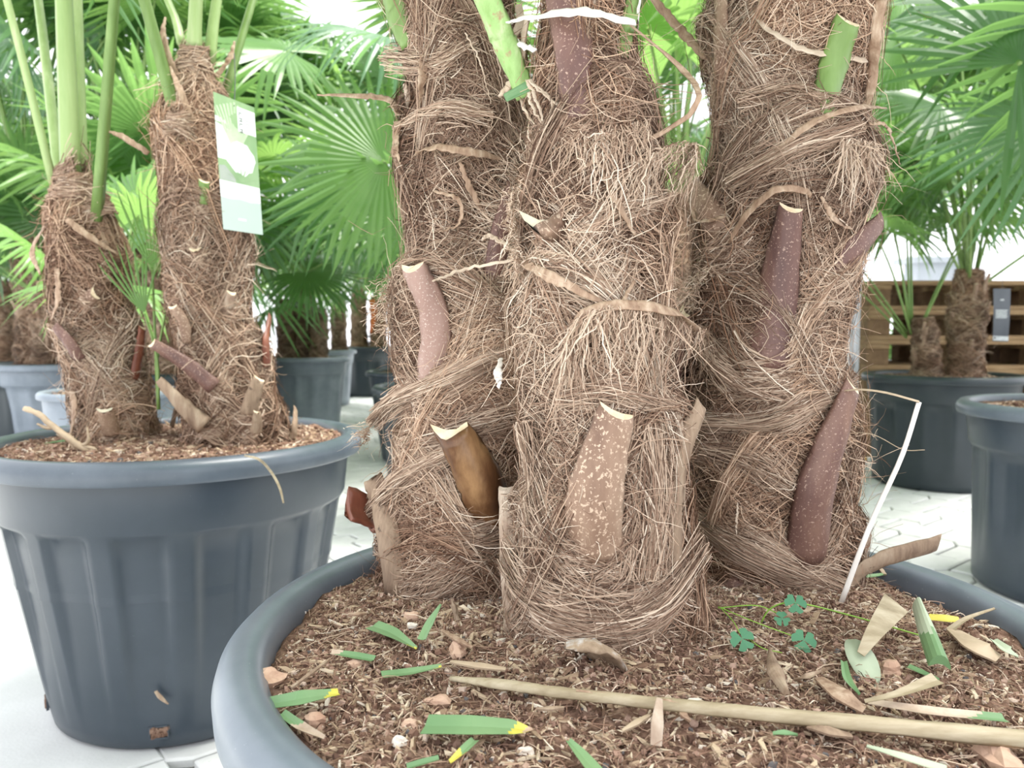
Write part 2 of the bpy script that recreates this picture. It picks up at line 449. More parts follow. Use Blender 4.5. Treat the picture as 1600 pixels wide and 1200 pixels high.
def soil_disc(cx, cy, R, zfun, label, nr=26, na=72, bits=0, bscale=1.0, seed=1, camside=False):
    g = np.random.default_rng(seed)
    rr = np.linspace(0, 1, nr)**.8*R
    V = [(cx, cy, zfun(cx, cy))]; F3 = []; F4 = []
    for i in range(1, nr):
        for k in range(na):
            a = 2*math.pi*k/na
            x = cx+rr[i]*math.cos(a); y = cy+rr[i]*math.sin(a)
            V.append((x, y, zfun(x, y)+g.normal(0, .0018)*bscale))
    for k in range(na): F3.append((0, 1+k, 1+(k+1) % na))
    for i in range(1, nr-1):
        for k in range(na):
            a = 1+(i-1)*na+k; b = 1+(i-1)*na+(k+1) % na
            F4.append((a, a+na, b+na, b))
    # closed underside
    o0 = len(V)
    for k in range(na):
        a = 2*math.pi*k/na; V.append((cx+R*math.cos(a), cy+R*math.sin(a), zfun(cx, cy)-.10))
    for k in range(na):
        kk = (k+1) % na; F4.append((1+(nr-2)*na+k, o0+k, o0+kk, 1+(nr-2)*na+kk))
    V.append((cx, cy, zfun(cx, cy)-.10))
    for k in range(na): F3.append((len(V)-1, o0+(k+1) % na, o0+k))
    base = np.array([cx, cy, 0])
    root = empty('potting_soil', (cx, cy, zfun(cx, cy)-.1), label, 'soil')
    loc = np.array(root.location)
    o = link('soil_surface', mesh_np('soil_surface', np.array(V)-loc, F4, F3, smooth=True), M['soil'], root)
    root['kind'] = 'stuff'; o['kind'] = 'stuff'
    if bits:
        ang = g.uniform(0, 2*np.pi, bits); rad = np.sqrt(g.uniform(0, 1, bits))*R*.985
        X = cx+rad*np.cos(ang); Y = cy+rad*np.sin(ang)
        Z = np.array([zfun(a, b) for a, b in zip(X, Y)])
        nf = int(bits*.52)
        # fine fibres
        K = 5; h = g.uniform(0, 2*np.pi, nf); L = g.gamma(2.2, .0072, nf)*bscale
        cur = g.normal(0, .30, (nf, K)).cumsum(1)*.6; hh = h[:, None]+cur
        dx = np.cos(hh)*L[:, None]/K; dy = np.sin(hh)*L[:, None]/K
        px_ = X[:nf, None]+dx.cumsum(1); py_ = Y[:nf, None]+dy.cumsum(1)
        lift = g.uniform(.0005, .0035, nf)[:, None]+np.sin(np.linspace(0, np.pi, K))[None]*(g.uniform(0, 1, nf)**4*.006)[:, None]*bscale
        pz = Z[:nf, None]+lift
        pts = np.stack([px_, py_, pz], 2)
        rr_ = np.hypot(px_-cx, py_-cy).max(1); ok = rr_ < R*.995
        pts = pts[ok]
        pal = np.array([(.12, .066, .047), (.27, .160, .112), (.42, .28, .20), (.59, .45, .335), (.73, .61, .48)])
        ci = g.choice(5, len(pts), p=[.22, .33, .25, .14, .06]); colr = .9*pal[ci]*g.uniform(.8, 1.2, (len(pts), 1))
        w = np.tile((g.uniform(.0004, .0010, len(pts))*bscale)[:, None], (1, K))
        V1, Fq, C1 = ribbons(pts, np.tile(np.array([0, 0, 1.0]), (*pts.shape[:2], 1)), w, colr, g.uniform(-.9, .9, len(pts)))
        # chips and crumbs: small skewed blocks
        nb = bits-nf
        xb, yb, zb = X[nf:], Y[nf:], Z[nf:]
        keep = np.hypot(xb-cx, yb-cy) < R*.97
        xb, yb, zb = xb[keep], yb[keep], zb[keep]; nb = len(xb)
        crumb = g.uniform(0, 1, nb) < .60
        lx = np.where(crumb, np.minimum(g.gamma(1.8, .00055, nb)+.0005, .0032), g.gamma(2.2, .0018, nb)+.0015)*bscale
        ly = np.where(crumb, lx*g.uniform(.6, 1, nb), lx*g.uniform(.08, .22, nb))
        lz = np.where(crumb, lx*g.uniform(.5, .9, nb), g.uniform(.0005, .0016, nb)*bscale)
        cube = np.array([(-1, -1, -1), (1, -1, -1), (1, 1, -1), (-1, 1, -1), (-.75, -.75, 1), (.75, -.75, 1), (.75, .75, 1), (-.75, .75, 1)], float)
        pt = cube[None]*np.stack([lx, ly, lz], 1)[:, None]*g.uniform(.45, 1.3, (nb, 8, 3))
        # random rotation
        a = g.uniform(0, 2*np.pi, nb); b = g.normal(0, .28, nb)
        ca, sa, cb, sb = np.cos(a), np.sin(a), np.cos(b), np.sin(b)
        x1 = pt[..., 0]*cb[:, None]+pt[..., 2]*sb[:, None]; z1 = -pt[..., 0]*sb[:, None]+pt[..., 2]*cb[:, None]
        x2 = x1*ca[:, None]-pt[..., 1]*sa[:, None]; y2 = x1*sa[:, None]+pt[..., 1]*ca[:, None]
        V2 = np.stack([x2+xb[:, None], y2+yb[:, None], z1+(zb+lz*.6+.001)[:, None]], 2).reshape(-1, 3)
        fq = np.array([(3, 2, 1, 0), (4, 5, 6, 7), (0, 1, 5, 4), (1, 2, 6, 5), (2, 3, 7, 6), (3, 0, 4, 7)])
        F2 = (fq[None]+(np.arange(nb)*8)[:, None, None]).reshape(-1, 4)+len(V1)
        palc = np.array([(.13, .074, .054), (.25, .148, .106), (.38, .240, .18), (.52, .36, .28), (.67, .53, .43), (.14, .13, .13)])
        palk = np.array([(.24, .15, .10), (.42, .30, .20), (.58, .45, .31), (.74, .62, .46), (.82, .74, .62), (.30, .2, .14)])
        c2 = .88*np.where(crumb[:, None], palc[g.choice(6, nb, p=[.25, .32, .2, .12, .07, .04])], palk[g.choice(6, nb, p=[.2, .3, .26, .14, .05, .05])])
        V_ = np.vstack([V1, V2]); C_ = np.vstack([C1, np.repeat(c2, 8, axis=0)])
        ob = link('soil_litter', mesh_np('soil_litter', V_-loc, np.vstack([Fq, F2]), None, C_), M['bits'], root)
        ob['kind'] = 'stuff'
    return root

# foreground pot and left pot
FP = (.133, .764, .410, .545)          # x, y, R, H
make_pot(FP[0], FP[1], FP[2], FP[3], .30, 'large blue-black tree pot in the foreground holding three thick palm trunks', 'pot_mid', 256, 15, rimmat='pot_mid')
LPT = (-.748, 1.72, .400, .596)
make_pot(LPT[0], LPT[1], LPT[2], LPT[3], .268, 'blue-black ribbed tree pot at left with two palms and a hanging plant label', 'pot', 256, 15,
         holes=((-1.36, .045), (-2.55, .05)), rot=.12, rimmat='pot_rim')

def zs_front(x, y):
    d = math.hypot(x-FP[0], y-FP[1])
    return FP[3]-.030+.030*math.exp(-(d/.26)**2)+.005*math.sin(23*x+3)*math.sin(27*y)+.003*math.sin(61*x)*math.cos(53*y+1)
def zs_left(x, y):
    d = math.hypot(x-LPT[0], y-LPT[1])
    return LPT[3]-.022+.018*math.exp(-(d/.24)**2)+.004*math.sin(29*x+1)*math.sin(31*y)
soil_disc(FP[0], FP[1], FP[2]-.046, zs_front, 'brown fibrous potting soil littered with chips in the foreground pot', 60, 160, 48000, 1.0, 3)
soil_disc(LPT[0], LPT[1], LPT[2]-.046, zs_left, 'brown chip-covered potting soil in the pot at left', 36, 110, 9500, 1.5, 4)

# ------------------------------------------------------------------ fibrous trunks
FIB = np.array([(.088, .048, .032), (.228, .142, .098), (.385, .270, .195), (.550, .422, .316), (.725, .610, .490)])
WISPS = {}
class Trunk:
    def __init__(s, prof, depth, seed, sub=.013, flare=.020, dz=.068, lump=.010):
        pts = []
        for py, xl, xr in prof:
            d = depth(py) if callable(depth) else depth
            q = P((xl+xr)/2, py, d); pts.append((q[2], q[0], q[1], (xr-xl)/2*pxm(d)-sub))
        pts.sort()
        s.k = np.array(pts)
        s.z0, s.z1 = s.k[0, 0], s.k[-1, 0]
        g = np.random.default_rng(seed); s.g = g; s.lump = lump
        n = int((s.z1-s.z0)/dz)+3
        i = np.arange(n)
        s.phi = (i*2.3999+g.uniform(0, 6)+g.normal(0, .15, n)) % (2*np.pi)
        s.zb = s.z0-.12+i*dz+g.normal(0, .008, n)
        s.h = g.uniform(.17, .25, n); s.w = g.uniform(1.2, 1.75, n); s.fl = g.uniform(.6, 1.3, n)*flare
        s.ph = g.uniform(0, 6.28, 8)
    def axis(s, z):
        return np.interp(z, s.k[:, 0], s.k[:, 1]), np.interp(z, s.k[:, 0], s.k[:, 2])
    def top(s, i, d):                 # upper margin of sheath i at angular distance d
        return s.zb[i]+s.h[i]*(1-.62*(d/s.w[i])**2)
    def rad(s, th, z):
        r = np.interp(z, s.k[:, 0], s.k[:, 3])
        off = np.zeros_like(r)
        for i in range(len(s.phi)):
            d = (th-s.phi[i]+np.pi) % (2*np.pi)-np.pi
            zt = s.top(i, d)
            q = np.clip((z-s.zb[i]+.02)/(zt-s.zb[i]+.02+1e-6), 0, 1)
            o = s.fl[i]*q*np.clip((s.w[i]-np.abs(d))/.35, 0, 1)
            off = np.maximum(off, np.where((z < zt) & (z > s.zb[i]-.02), o, 0))
        p = s.ph
        l = np.sin(3*th+9*z+p[0])*np.sin(17*z+p[1])+.6*np.sin(5*th-31*z+p[2])+.4*np.sin(9*th+47*z+p[3])*np.sin(29*z+p[4])
        return r+off+s.lump*.5*l
    def pos(s, th, z, r):
        cx, cy = s.axis(z)
        return np.stack([cx+r*np.cos(th), cy+r*np.sin(th), z], -1)
    def core(s, nth, nz):
        th = np.linspace(0, 2*np.pi, nth, endpoint=False); zz = np.linspace(s.z0, s.z1, nz)
        TH, ZZ = np.meshgrid(th, zz)
        R = s.rad(TH.ravel(), ZZ.ravel())-.002
        V = s.pos(TH.ravel(), ZZ.ravel(), R)
        i = np.arange(nz-1)[:, None]*nth; k = np.arange(nth)[None]; kk = (k+1) % nth
        F = np.stack([i+k, i+kk, i+nth+kk, i+nth+k], -1).reshape(-1, 4)
        F3 = []
        for base, flip in ((0, True), ((nz-1)*nth, False)):
            c = len(V); cz = s.z0 if base == 0 else s.z1; cx, cy = s.axis(cz)
            V = np.vstack([V, [[cx, cy, cz]]])
            for q in range(nth):
                a, b = base+q, base+(q+1) % nth
                F3.append((c, b, a) if flip else (c, a, b))
        return V, F, np.array(F3)
    def strands(s, n, K=8, width=(.0006, .0013), length=(.05, .15), front=.75, loose=.10, red=.3):
        g = s.g; m = len(s.phi); sc = np.median(length)/.10
        # more of them on the side that the photograph shows
        si = g.integers(0, m, n*3)
        a = g.uniform(-1, 1, n*3)*s.w[si]
        th = s.phi[si]+a
        facing = -np.sin(th)                      # +1 towards the camera
        keep = g.uniform(0, 1, n*3) < np.clip(.30+front*(facing+.35), .18, 1)
        si, a, th = si[keep][:n], a[keep][:n], th[keep][:n]; n = len(th)
        fam = g.uniform(0, 1, n)
        marg = fam < .30                          # bundles along the upper margin of a sheath
        friz = (fam >= .30) & (fam < .30+loose)   # loose curls at the margin
        b = np.where(marg, 1-g.gamma(1.3, .07, n), np.where(friz, g.uniform(.6, 1.02, n), g.beta(1.2, 1.0, n)))
        b = np.clip(b, 0, 1.02)
        zt = s.top(si, a); z = s.zb[si]+b*(zt-s.zb[si])
        z = np.where(z < s.z0, g.uniform(s.z0, s.z1, n), z); z = np.clip(z, s.z0, s.z1)
        rloc = np.interp(z, s.k[:, 0], s.k[:, 3])
        tau = np.arctan(-1.24*s.h[si]*a/s.w[si]**2/rloc)
        sg = np.sign(a)+(a == 0)
        lat = g.uniform(0, 1, n) < .5             # two crossing families of the woven mat
        ang1 = s.ph[0]*.06+.42; 
        al = np.where(marg, tau+g.normal(0, .07, n), np.where(friz, g.uniform(-1.9, 1.9, n)+np.pi/2*0,
             np.where(lat, sg*(.75+g.normal(0, .13, n)), -sg*(.30+g.normal(0, .16, n)))))
        zrel = np.clip((z-s.z0)/(s.z1-s.z0), 0, 1); mess = (g.uniform(0, 1, n) < .14+.5*np.clip((zrel-.3)/.4, 0, 1)) & ~(marg & (g.uniform(0, 1, n) < .8)); marg = marg & ~mess
        al = np.where(mess, g.uniform(-1.6, 1.6, n), al)
        al = al+np.where(g.uniform(0, 1, n) < .5, np.pi, 0)*(~friz)
        L = g.uniform(*length, n)*np.where(marg, 1.3, 1)
        isl = friz
        L = np.where(isl, L*g.uniform(.35, .95, n), L)
        curv = g.normal(0, np.where(isl, 34, np.where(mess, 30, 3.0)), n)/sc; wig = np.where(isl, .34, np.where(mess, .30, .09))
        off = g.gamma(1.6, .0016, n)*sc**.5+.0004+np.where(marg, g.gamma(1.5, .0018, n), 0)
        lift = np.where(isl, g.gamma(1.5, .010, n), g.gamma(1, .0012, n))*sc**.5
        ds = L/(K-1); r = s.rad(th, z)+off; pts = []; nr = []
        for k in range(K):
            t = k/(K-1)
            if k:
                da = ((th-s.phi[si]+np.pi) % (2*np.pi))-np.pi
                al = al+np.where(marg, 0, curv*ds)+g.normal(0, 1, n)*wig
                if k > 1 or True:
                    tm = np.arctan(-1.24*s.h[si]*da/s.w[si]**2/rloc); back = np.cos(al) < 0
                    al = np.where(marg, np.where(back, tm+np.pi, tm)+(al-np.where(back, np.pi, 0)-tm)*.55, al)
                th = th+np.cos(al)*ds/np.maximum(r, .02); z = z+np.sin(al)*ds
                r = np.maximum(s.rad(th, z)+off, r-.40*ds)
            rr = r+lift*t**1.6
            pts.append(s.pos(th, z, rr)); nr.append(np.stack([np.cos(th), np.sin(th), np.zeros(n)], -1))
        pts = np.stack(pts, 1); nr = np.stack(nr, 1)
        low = (pts[..., 2].min(1) > s.z0-.02) & (pts[..., 2].max(1) < s.z1+.02)
        w0 = g.uniform(*width, n); w0 = np.where(isl, w0*.85, w0)
        tk = np.linspace(0, 1, K)
        W = w0[:, None]*(1-.55*tk**2)[None]
        pal = FIB
        tone = g.normal(0, .55, m)[si]; warm = g.uniform(0, 1, m)[si]
        u = np.clip(g.normal(1.50, 1.0, n)+isl*.7+np.where(marg, .35, 0)+tone, 0, 3.999); i0 = u.astype(int); fr = (u-i0)[:, None]
        c = pal[i0]*(1-fr)+pal[i0+1]*fr
        c = c*(np.array([1.06, .93, .84])*warm[:, None]+np.array([.97, 1.0, 1.02])*(1-warm[:, None]))
        tl = g.normal(0, .55, n)
        return ribbons(pts[low], nr[low], W[low], c[low], tl[low])
    def skirt(s, px, py, wpx, n, bump, g, drop=.03):
        """strands that wrap over the foot of a leaf base"""
        p, nn = s.hit(px, py); cx, cy = s.axis(p[2]); thc = math.atan2(p[1]-cy, p[0]-cx)
        rl = float(np.interp(p[2], s.k[:, 0], s.k[:, 3])); hw = wpx*pxm(p[1])/2/rl
        K = 9; t = np.linspace(-1, 1, K)[None]
        ext = g.uniform(1.1, 2.0, (n, 1)); sh = g.normal(0, .35, (n, 1)); S = t*ext+sh
        TH = thc+S*hw
        sl = g.normal(0, .012, (n, 1)); sag = g.normal(.004, .007, (n, 1))
        Z = p[2]+g.uniform(-drop, .012, (n, 1))+S*sl+sag*S**2+g.normal(0, .0012, (n, K)).cumsum(1)*.5
        R = s.rad(TH.ravel(), Z.ravel()).reshape(TH.shape)+bump*np.exp(-(S/.95)**4)*g.uniform(.75, 1.15, (n, 1))+.0015+g.gamma(1.4, .0012, (n, 1))
        pts = s.pos(TH.ravel(), Z.ravel(), R.ravel()).reshape(n, K, 3)
        nr = np.stack([np.cos(TH), np.sin(TH), np.zeros_like(TH)], -1)
        sc = p[1]/.85
        W = np.tile(g.uniform(.0006, .0013, (n, 1))*max(1, sc), (1, K))
        u = np.clip(g.normal(1.9, .9, n), 0, 3.999); i0 = u.astype(int); fr = (u-i0)[:, None]
        return ribbons(pts, nr, W, FIB[i0]*(1-fr)+FIB[i0+1]*fr, g.normal(0, .5, n))
    def wrap(s, pts, minoff=.0015):
        q = pts.reshape(-1, 3); cx, cy = s.axis(q[:, 2]); th = np.arctan2(q[:, 1]-cy, q[:, 0]-cx)
        r = np.maximum(np.hypot(q[:, 0]-cx, q[:, 1]-cy), s.rad(th, q[:, 2])+minoff)
        nr = np.stack([np.cos(th), np.sin(th), np.zeros(len(th))], -1)
        return s.pos(th, q[:, 2], r).reshape(pts.shape), nr.reshape(pts.shape)
    def bundle(s, pix, n, spread, g, height=.010, tone=2.1, wild=.004, hang=None):
        """thick hank of fibre along photo pixels; hang = fibres that fall from the line"""
        hp = [s.hit(q[0], q[1]) for q in pix]
        off = [q[2] if len(q) > 2 else height for q in pix]
        line = spline([p+nn*o*.6 for (p, nn), o in zip(hp, off)], 60); K = 10
        if hang is None:
            t0 = g.uniform(-.15, .75, n); t1 = t0+g.uniform(.22, .6, n)
            tt = np.clip(t0[:, None]+(t1-t0)[:, None]*np.linspace(0, 1, K)[None], 0, 1)
            pts = np.stack([np.interp(tt, np.linspace(0, 1, 60), line[:, k]) for k in range(3)], -1)
            T = np.gradient(line, axis=0).mean(0); T /= np.linalg.norm(T)
            B = np.cross(T, np.mean([nn for _, nn in hp], axis=0)); B /= np.linalg.norm(B)
            lat = g.normal(0, spread, (n, 1))+g.normal(0, spread*.5, (n, 1))*np.linspace(-1, 1, K)[None]
            pts = pts+B*lat[..., None]+g.normal(0, wild*.35, (n, K, 3)).cumsum(1)*.35
            prof = height*np.exp(-(lat/(spread*1.3))**2)*g.uniform(.2, 1, (n, 1))
        else:
            t0 = g.uniform(0, 1, (n, 1)); st = np.stack([np.interp(t0, np.linspace(0, 1, 60), line[:, k]) for k in range(3)], -1)
            u = np.linspace(0, 1, K)[None, :, None]; L = g.uniform(.4, 1.1, (n, 1, 1))
            d = np.array(hang)[None, None]+g.normal(0, .35*np.linalg.norm(hang), (n, 1, 3))
            pts = st+d*L*u+g.normal(0, wild, (n, K, 3)).cumsum(1)*.35+np.array([0, -1, 0])*np.sin(u*2.2)*.008
            prof = np.tile(np.linspace(.6, .1, K)[None]*height, (n, 1))
        pts, nr = s.wrap(pts)
        pts = pts+nr*prof[..., None]
        W = np.tile(g.uniform(.0006, .0013, (n, 1)), (1, K))*(1-.5*np.linspace(0, 1, K)**3)[None]
        u = np.clip(g.normal(tone, .8, n), 0, 3.999); i0 = u.astype(int); fr = (u-i0)[:, None]
        return ribbons(pts, nr, W, FIB[i0]*(1-fr)+FIB[i0+1]*fr, g.normal(0, .5, n))
    def hit(s, px, py, off=0.0):
        d = ray(px, py); o = np.array([0, 0, CAMZ])
        yc = float(s.axis(CAMZ)[1])
        ts = np.linspace(yc-.35, yc+.25, 1200)/d[1]
        q = o+d*ts[:, None]
        cx, cy = s.axis(q[:, 2]); th = np.arctan2(q[:, 1]-cy, q[:, 0]-cx)
        dist = np.hypot(q[:, 0]-cx, q[:, 1]-cy); rr = s.rad(th, q[:, 2])+off
        ins = np.where(dist < rr)[0]
        i = ins[0] if len(ins) else int(np.argmin(dist-rr))
        p = q[i]
        return p, np.array([math.cos(th[i]), math.sin(th[i]), 0.0])

def make_palm_trunk(T, name, label, n, nth=128, nz=170, width=(.0006, .0013), length=(.05, .15), K=9, group=None, loose=.10, cat='palm'):
    cx, cy = T.axis(T.z0)
    root = empty(name, (float(cx), float(cy), float(T.z0)), label, cat, group)
    loc = np.array(root.location)
    V, F, F3 = T.core(nth, nz)
    link('trunk', mesh_np('trunk', V-loc, F, F3, smooth=True), M['core'], root)
    V, F, C = T.strands(n, K, width, length, loose=loose)
    o = link('trunk_fibre', mesh_np('trunk_fibre', V-loc, F, None, C), M['fibre'], root)
    tag(o, 'matted brown palm fibre', kind='stuff')
    return root

def stub(root, T, pts, w, mat='stub', cut='cut', thick=.36, offs=(.002, .010), slant=.004, sec='crescent', name='leaf_stub', n=14, label=None, rough=.0007, tip=None, face=0.0, ext=0.0):
    """leaf base on trunk T along photo pixels pts (base first); w px widths base..tip"""
    path = []; nr = []
    for i, (px, py) in enumerate(pts):
        t = i/(len(pts)-1)
        p, nn = T.hit(px, py)
        sink = -.45*w[0]*thick*pxm(p[1]) if name == 'leaf_stub' else 0
        o = offs[0]+sink*(1-t)**2+(offs[1]-offs[0])*t
        p = p+nn*o; path.append(p); nr.append(nn+np.array([0, -1.0, .1])*(face if name == 'leaf_stub' else 1.5))
    if ext:
        d = path[-1]-path[-2]; path.append(path[-1]+d/np.linalg.norm(d)*ext+np.array([0, 0, .02])); nr.append(nr[-1]); w = list(w)+[w[-1]*.85]
    if tip is not None: path[-1] = path[-1]+np.array(tip)
    Y = path[0][1]
    sp = spline(path, n)
    ws = np.array(w)*pxm(Y)
    mb = MB()
    sweep(mb, sp, ws, ws*thick, nr, sec, 0, 1, -abs(slant)-.35*ws[-1]*thick, rough, rs=int(pts[0][0]))
    WISPS.setdefault(root.name, (root, T, []))[2].append((pts[0], w[0], ws[0]*thick*.62))
    o = mb.build(name, [M[mat], M[cut]], root, True)
    o.data.polygons[len(o.data.polygons)-1].use_smooth = False
    if label: o['label'] = label
    return o

def strap(root, pts, w, mat='strap', thick=.0012, name='dried_strap', nrm=(0, -1, .25), sec='flat', n=18, label=None):
    """thin dry strip: pts are 3-D points; w widths in m"""
    g = np.random.default_rng(int(abs(pts[0][0]*9999)+abs(pts[-1][2]*777)))
    n = 26; sp = spline(pts, n)
    wv = np.interp(np.linspace(0, 1, n), np.linspace(0, 1, len(w)), w)*.95*(1+g.normal(0, .10, n))
    tw = g.uniform(-.9, .9)+np.cumsum(g.normal(0, .14, n))
    nn = np.array(nrm, float)[None]+np.stack([np.sin(tw)*.8, np.zeros(n), np.cos(tw)*.4], 1)
    sp[1:-1] += g.normal(0, .0006, (n-2, 3))
    mb = MB(); sweep(mb, sp, wv, thick, nn, sec)
    o = mb.build(name, M[mat], root, True)
    if label: o['label'] = label
    return o
def SP(T, lst, off=.012):               # photo pixels on a trunk -> 3-D points, lifted off the surface (optional per point)
    out = []
    for q in lst:
        o = q[2] if len(q) > 2 else off
        p, nn = T.hit(q[0], q[1]); out.append(p+nn*o)
    return out

TC = Trunk([(1075, 765, 1100), (1020, 772, 1100), (950, 782, 1096), (850, 800, 1075), (700, 812, 1056), (600, 812, 1054), (500, 818, 1050), (400, 822, 1030), (300, 826, 1022), (200, 828, 1015), (100, 850, 985), (0, 872, 975), (-150, 885, 960)], .765, 21)
TL = Trunk([(990, 600, 850), (920, 602, 850), (850, 603, 850), (700, 626, 845), (600, 632, 838), (500, 628, 835), (400, 630, 830), (300, 642, 822), (200, 648, 815), (100, 632, 812), (0, 606, 800), (-300, 620, 780)], .93, 22)
TR = Trunk([(990, 1085, 1330), (920, 1078, 1325), (850, 1072, 1322), (700, 1065, 1320), (600, 1070, 1314), (500, 1080, 1312), (400, 1095, 1328), (300, 1112, 1345), (200, 1118, 1350), (100, 1118, 1360), (0, 1125, 1368), (-300, 1140, 1380)], .95, 23)
palm_c = make_palm_trunk(TC, 'fan_palm', 'nearest fibre-wrapped palm trunk, in the middle of the foreground pot', 27000)
palm_l = make_palm_trunk(TL, 'fan_palm', 'fibre-wrapped palm trunk at the left of the foreground pot, behind the middle one', 22000)
palm_r = make_palm_trunk(TR, 'fan_palm', 'fibre-wrapped palm trunk at the right of the foreground pot, behind the middle one', 23000)

# ---- leaf stubs and dried straps of the foreground palms
stub(palm_c, TC, [(925, 865), (932, 760), (956, 634)], [98, 88, 56], 'stub_tan', offs=(.006, .022), thick=.30, label='speckled tan leaf base with a pale cut top')
stub(palm_c, TC, [(812, 985), (806, 880), (800, 760)], [50, 42, 34], 'stub_bone', 'stub_bone', offs=(.006, .006), face=1.5, label='bleached grey leaf base')
stub(palm_c, TC, [(1048, 905), (1046, 780), (1056, 700), (1082, 628)], [32, 28, 36, 30], 'stub_grey', 'stub_grey', offs=(.006, .008), face=.8)
stub(palm_c, TC, [(752, 1020), (745, 985), (738, 935)], [40, 34, 10], 'stub_grey', 'stub_grey', offs=(.004, .02))
mb = MB(); bb = [PZ(968, 1062, .533), PZ(945, 1042, .545), PZ(918, 1022, .556), PZ(882, 1014, .560)]
sweep(mb, spline(bb, 12), np.array([40, 84, 92, 44])*pxm(.70), np.array([10, 20, 24, 10])*pxm(.70), np.array([-.35, .35, .85]), 'crescent', 0, 1, 0, .0014, 9)
o = mb.build('leaf_stub', [M['mould'], M['stub_grey']], palm_c, True); o['label'] = 'mouldy broken leaf base'
stub(palm_c, TC, [(882, 392), (868, 332)], [46, 62], 'stub_tan', 'cut_grey', offs=(.004, .020), slant=.024, thick=.45, n=6, face=.8)
stub(palm_c, TC, [(838, 150), (815, 70), (783, -30)], [34, 40, 42], 'petiole_hairy', 'cut', offs=(.010, .02), sec='crescent', name='petiole', n=24, ext=.35, label='hairy green petiole')
stub(palm_c, TC, [(905, 190), (900, 80), (888, -40)], [46, 60, 66], 'stub', 'stub', offs=(.004, .01), name='petiole', n=22, ext=.15, label='brown dead petiole')
stub(palm_c, TC, [(945, 200), (962, 90), (978, -40)], [16, 22, 26], 'petiole', 'cut', offs=(.004, .012), name='petiole', n=24, ext=.35)
stub(palm_l, TL, [(672, 600), (686, 500), (656, 412)], [54, 52, 40], 'stub_mauve', offs=(.006, .012), thick=.42, label='mauve-brown leaf base with a white cut top')
stub(palm_l, TL, [(768, 815), (745, 740), (712, 655)], [76, 72, 52], 'stub_dark', 'cut', offs=(.006, .034), slant=-.016, thick=.42, label='dark glossy leaf base, cut at a slant')
stub(palm_l, TL, [(630, 925), (622, 830), (612, 770), (602, 745)], [48, 46, 46, 40], 'stub_grey', 'stub_grey', offs=(.012, .016), face=1.5)
stub(palm_l, TL, [(612, 830), (600, 805), (588, 788)], [50, 56, 54], 'stub_red', 'stub_red', offs=(.002, .012), tip=(-.016, -.012, .006), thick=.5, label='red-brown hollow leaf base')
stub(palm_l, TL, [(770, 450), (778, 370), (790, 290)], [40, 36, 26], 'stub', offs=(.004, .010))
stub(palm_l, TL, [(650, 70), (632, 20), (620, -60)], [44, 46, 46], 'petiole', 'cut', offs=(.002, .008), name='petiole', n=24, ext=.3, label='green petiole')
stub(palm_r, TR, [(1196, 575), (1212, 460), (1234, 324)], [74, 66, 36], 'stub', offs=(.006, .014), thick=.38, label='purple-brown leaf base with a pale cut top')
stub(palm_r, TR, [(1256, 870), (1264, 740), (1298, 596)], [74, 68, 38], 'stub', offs=(.010, .026), thick=.36, slant=-.006, label='reddish purple leaf base curving to the right')
stub(palm_r, TR, [(1305, 440), (1330, 390), (1352, 352)], [48, 44, 34], 'stub', offs=(.002, .004), tip=(.012, 0, .004))
stub(palm_r, TR, [(1062, 650), (1075, 570), (1088, 484)], [44, 42, 28], 'stub', offs=(.008, .012))
stub(palm_r, TR, [(1132, 380), (1120, 330), (1106, 288)], [44, 46, 40], 'stub_tan', 'cut_grey', offs=(.004, .02), slant=.020, face=.6)
stub(palm_r, TR, [(1282, 185), (1296, 110), (1318, 34)], [36, 46, 40], 'petiole', 'cut', offs=(.004, .008), name='petiole', label='fresh green petiole stump')
stub(palm_r, TR, [(1128, 165), (1132, 90), (1136, -20)], [30, 34, 30], 'stub_tan', offs=(.002, .006))
stub(palm_r, TR, [(1325, 915), (1350, 880), (1385, 845)], [30, 34, 34], 'stub_grey', 'stub_grey', offs=(.002, .010), tip=(.045, -.01, .004), label='weathered leaf base sticking out over the rim')
stub(palm_r, TR, [(1110, 950), (1140, 930), (1165, 905)], [44, 46, 30], 'stub', 'stub', offs=(.004, .004))

# straps
strap(palm_c, SP(TC, [(960, 50, .02), (1010, 100, .03), (1034, 160, .035), (1010, 205, .025), (930, 255, .012), (880, 285, .006)]), [.006, .007, .006, .005, .004, .002], label='curled brown strap')
strap(palm_c, SP(TC, [(957, 52, .03), (910, 42, .035), (866, 38, .035), (832, 40, .03)]), [.009, .012, .010, .006], 'straw', .002, label='bleached bent strip')
strap(palm_c, SP(TC, [(832, 40, .03), (850, 62, .03), (870, 86, .024)]), [.006, .007, .006], 'straw', .002)
strap(palm_c, SP(TC, [(815, 400, .012), (870, 430, .02), (940, 474, .012)]), [.004, .012, .004])
strap(palm_c, SP(TC, [(975, 440, .02), (955, 490, .024), (915, 530, .014), (895, 560, .006)]), [.003, .006, .006, .003])
strap(palm_c, SP(TC, [(900, 545, .010), (915, 495, .022), (960, 478, .026), (1020, 490, .028), (1058, 525, .026)]), [.006, .014, .010, .010, .006], label='torn brown sheath edge')
strap(palm_c, SP(TC, [(940, 270, .008), (955, 320, .016), (980, 370, .012)]), [.004, .009, .003])
strap(palm_c, SP(TC, [(775, 375, .014), (800, 370, .02), (830, 395, .012)]), [.002, .006, .004], 'pale_strap')
strap(palm_c, SP(TC, [(725, 440, .03), (775, 420, .03), (830, 405, .014)]), [.002, .004, .004], 'pale_strap')
strap(palm_c, SP(TC, [(800, 560, .012), (803, 585, .016), (797, 605, .01)]), [.004, .009, .003], 'straw')
strap(palm_c, SP(TC, [(805, 150, .016), (828, 130, .02), (846, 110, .022), (852, 30, .018)]), [.003, .010, .009, .006], 'pale_strap', .003)
